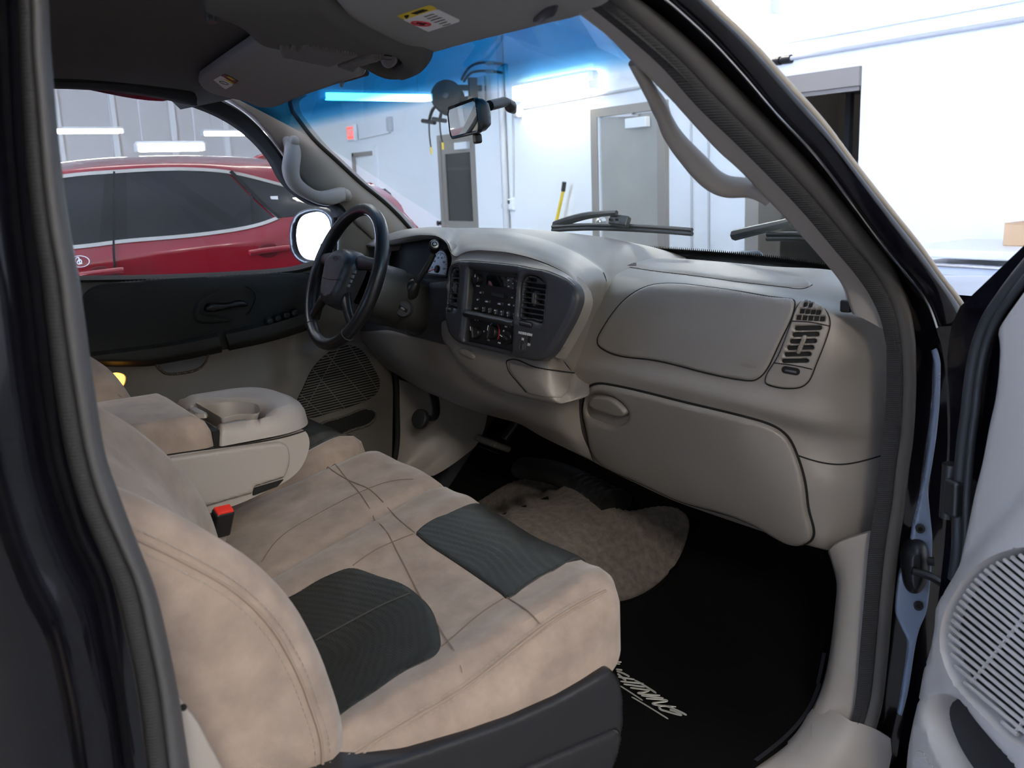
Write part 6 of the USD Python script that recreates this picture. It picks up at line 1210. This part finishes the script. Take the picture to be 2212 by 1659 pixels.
# ================================================================ red car parked beside the truck
ce = lambda pts: [(120+x/3.568, 320+y/3.568) for x, y in pts]
def srow(px, x, front, rear, n=70):
    P = aXv(curve(np.array(px), 40, smooth='p'), x); return curve(np.vstack([front, P, rear]), n, smooth='p')
XS = -2.30
silh = srow(ce([(30, 132), (300, 90), (600, 68), (1000, 58), (1300, 64), (1770, 100)]), XS-.42, [(XS-.42, -.55, 1.50), (XS-.42, -.1, 1.60)], [(XS-.42, 1.95, 1.555), (XS-.40, 2.18, 1.50)])
ledge = srow(ce([(30, 165), (300, 128), (600, 108), (1000, 98), (1300, 106), (1770, 150)]), XS-.20, [(XS-.20, -.70, 1.42), (XS-.20, -.1, 1.57)], [(XS-.22, 2.0, 1.50), (XS-.22, 2.22, 1.43)])
wtopr = srow(ce([(40, 222), (450, 186), (900, 166), (1150, 171), (1340, 190), (1600, 250), (1900, 330), (2080, 375)]), XS-.13, [(XS-.13, -.80, 1.30), (XS-.13, -.1, 1.53)], [(XS-.15, 2.05, 1.42), (XS-.17, 2.25, 1.35)])
belt = srow(ce([(130, 765), (450, 728), (900, 688), (1300, 645), (1530, 603), (1640, 570), (1720, 545), (1900, 530), (2080, 520)]), XS+.02, [(XS-.05, -1.9, 1.0), (XS, -1.0, 1.12), (XS+.01, -.2, 1.22)], [(XS-.02, 2.05, 1.31), (XS-.08, 2.27, 1.27)])
shold = belt+[.03, 0, -.05]
crz = srow(ce([(160, 920), (450, 875), (900, 800), (1290, 750), (1700, 720), (2050, 700)]), XS+.06, [(XS, -1.95, .88), (XS+.05, -1.0, 1.0), (XS+.06, -.2, 1.09)], [(XS+.02, 2.05, 1.17), (XS-.06, 2.32, 1.13)])
low = np.stack([np.full(70, XS+.05), crz[:, 1], np.full(70, .72)], 1); sill_ = np.stack([np.full(70, XS+.0), crz[:, 1], np.full(70, .30)], 1)
roofc = np.stack([np.full(70, -3.2), silh[:, 1], silh[:, 2]+.015], 1)
SG_ = loft_keyed([roofc, silh, ledge, wtopr+[-.01, 0, .02], wtopr, wtopr*.5+belt*.5+[.02, 0, 0], belt, shold, crz, low, sill_], 120, 90)
sv_ = Thing('red_car', 'glossy dark red car with tinted windows parked beyond the driver door', 'car')
sbody = sv_.part('body', slab(SG_, .01), 'red_car', 40)
mir = slab(SG_, .01); mir.vertices[:, 0] = -6.4-mir.vertices[:, 0]; mir.invert(); sv_.part('far_side', mir, 'red_car', 40)
ss = msurf(SG_[8:])
def win(pts, nm='side_window', n=70): return sv_.part(nm, pad(Polygon(curve(np.array(ce(pts)), n, True, smooth=False)).buffer(-.8).buffer(.8), ss, .004, .6, 7), 'dark_window', 50)
win([(30, 235), (200, 215), (438, 195), (438, 722), (300, 740), (120, 760), (60, 765)])
win([(465, 193), (700, 180), (950, 176), (1150, 182), (1335, 200), (1520, 395), (1690, 545), (1640, 568), (1530, 598), (1300, 640), (900, 682), (465, 722)])
win([(1347, 200), (1600, 258), (1900, 342), (2080, 385), (2200, 430), (2200, 500), (1900, 522), (1702, 540), (1530, 388)])
for q in ((520, 200, 520, 715), (545, 198, 545, 712)): pass
sv_.part('pillar_cover', pad(Polygon(ce([(380, 205), (545, 192), (550, 712), (335, 735)])), ss, .0055, 0, 6), 'black_gloss')
sv_.part('quarter_pillar', pad(Polygon(ce([(1500, 370), (1520, 372), (1535, 600), (1515, 605)])), ss, .0055, 0, 4), 'black_gloss')
def tr(pts, w, nm='window_trim', m='chrome_satin', l=.006): sv_.part(nm, strip_on(ss, ce(pts), w, l, 60, thick=.004), m)
tr([(30, 225), (200, 205), (450, 187), (700, 172), (900, 166), (1150, 171), (1340, 190), (1600, 250), (1900, 330), (2080, 378)], .016)
tr([(130, 768), (300, 750), (450, 730), (900, 690), (1300, 645), (1530, 603), (1640, 570), (1720, 538)], .016)
tr([(450, 185), (448, 400), (446, 730), (452, 870), (458, 1000)], .008, 'door_gap', 'gap_black', .0065); tr([(1345, 185), (1450, 290), (1600, 440), (1725, 545)], .016, 'door_gap', 'gap_black', .010)
for x0, y0, sgn in ((1475, 790, 1), (170, 965, 1)):
    P, N = ss(np.array(ce([(x0, y0+18), (x0+60, y0+6), (x0+160, y0-8), (x0+280, y0-22), (x0+340, y0-28)]))); sv_.part('handle_cup', pad(blob(ce([(x0+90, y0-20), (x0+150, y0-52), (x0+230, y0-40), (x0+230, y0+30), (x0+150, y0+55), (x0+95, y0+35)]), 40), ss, .002, 1.5, 4), 'gap_black' if False else 'red_dark')
    sv_.part('door_handle', tube(curve(P+N*.028, 16), .013, 10), 'red_car', 60)
# white oval lettering decal on the front door
th_ = np.linspace(0, 2*np.pi, 50, endpoint=False); ovp = [(185+75*np.cos(a), 875+42*np.sin(a)) for a in th_]; P, N = ss(np.array(ce(ovp))); sv_.part('oval_decal', tube(P+N*.003, .0016, 5, closed=True), 'label_white')
P, N = ss(curve(np.array(ce([(150, 880), (160, 850), (175, 845), (180, 862), (165, 885), (180, 895), (200, 875), (190, 862), (185, 885), (205, 890)])), 50)); sv_.part('decal_script', tube(P+N*.003, .0022, 5), 'label_white')
P, N = ss(np.array(ce([(1655, 385), (1706, 385)]))); sv_.part('window_sticker', box(np.minimum(P[0], P[1])+[.006, 0, -.008], np.maximum(P[0], P[1])+[.010, 0, .008]), 'label_white')
fin = aX(ce([(1595, 75)])[0], -3.1)[0]; sv_.part('antenna_fin', pad(Polygon([(-.10, -.03), (.06, -.03), (.06, .02), (.03, .035), (-.02, .025)]), mframe(frame((-3.12, fin[1], fin[2]-.01), (0, 1, 0), (0, 0, 1))), .02, .008, .01, base=.02), 'red_car')
# rear hatch, wheels, far roof edge
hz_ = [(2.18, 1.50), (2.25, 1.43), (2.26, 1.35), (2.29, 1.27), (2.34, 1.13), (2.40, .72), (2.36, .30)]
Hh = np.stack([np.stack([np.linspace(XS-.40+.28*min(k/3, 1), -6.4-(XS-.40+.28*min(k/3, 1)), 24), np.full(24, y)+.05*(1-(np.linspace(-1, 1, 24))**2), np.full(24, z)], 1) for k, (y, z) in enumerate(hz_)]); sv_.part('hatch', slab(Hh, .01), 'red_car', 50)
sv_.part('rear_glass', pad(rrect(-3.75, 1.30, -2.62, 1.47, .05), lambda q: (np.stack([q[:, 0], 2.30-(q[:, 1]-1.30)*.45, q[:, 1]], 1), np.tile(unit([0, .9, .4]), (len(q), 1))), .03, .01, .05, base=.01), 'dark_window')
for y in (-1.35, 1.40):
    for x in (XS-.08, -4.02): w_ = sv_.part('wheel', lathe([(.0, -.10), (.24, -.10), (.31, -.09), (.335, -.06), (.335, .06), (.31, .09), (.24, .10), (0, .08)], frame((x, y, .335), (0, 1, 0), (0, 0, 1))), 'rubber', 50); sv_.part('rim', lathe([(0, .085), (.21, .095), (.225, .104), (.23, .098)], frame((x, y, .335), (0, 1, 0), (0, 0, 1))), 'steel_dull', parent=w_)
hx2 = np.linspace(-.85, .85, 24); hy2 = np.linspace(-2.3, -.75, 16); XX, YY = np.meshgrid(hx2, hy2); sv_.part('bonnet', slab(np.dstack([XX-3.2, YY, 1.0+.16*np.clip((YY+2.3)/1.55, 0, 1)-.06*np.abs(XX/.85)**3]), .01), 'red_car', 60)
wx2 = np.linspace(-.72, .72, 24); Wd = np.stack([np.stack([wx2*(1-.12*q)-3.2, np.full(24, -.85+.38*q), np.full(24, 1.14+.42*q)], 1) for q in np.linspace(0, 1, 8)]); sv_.part('front_glass', slab(Wd, .006), 'dark_window', 60)
sv_.done()
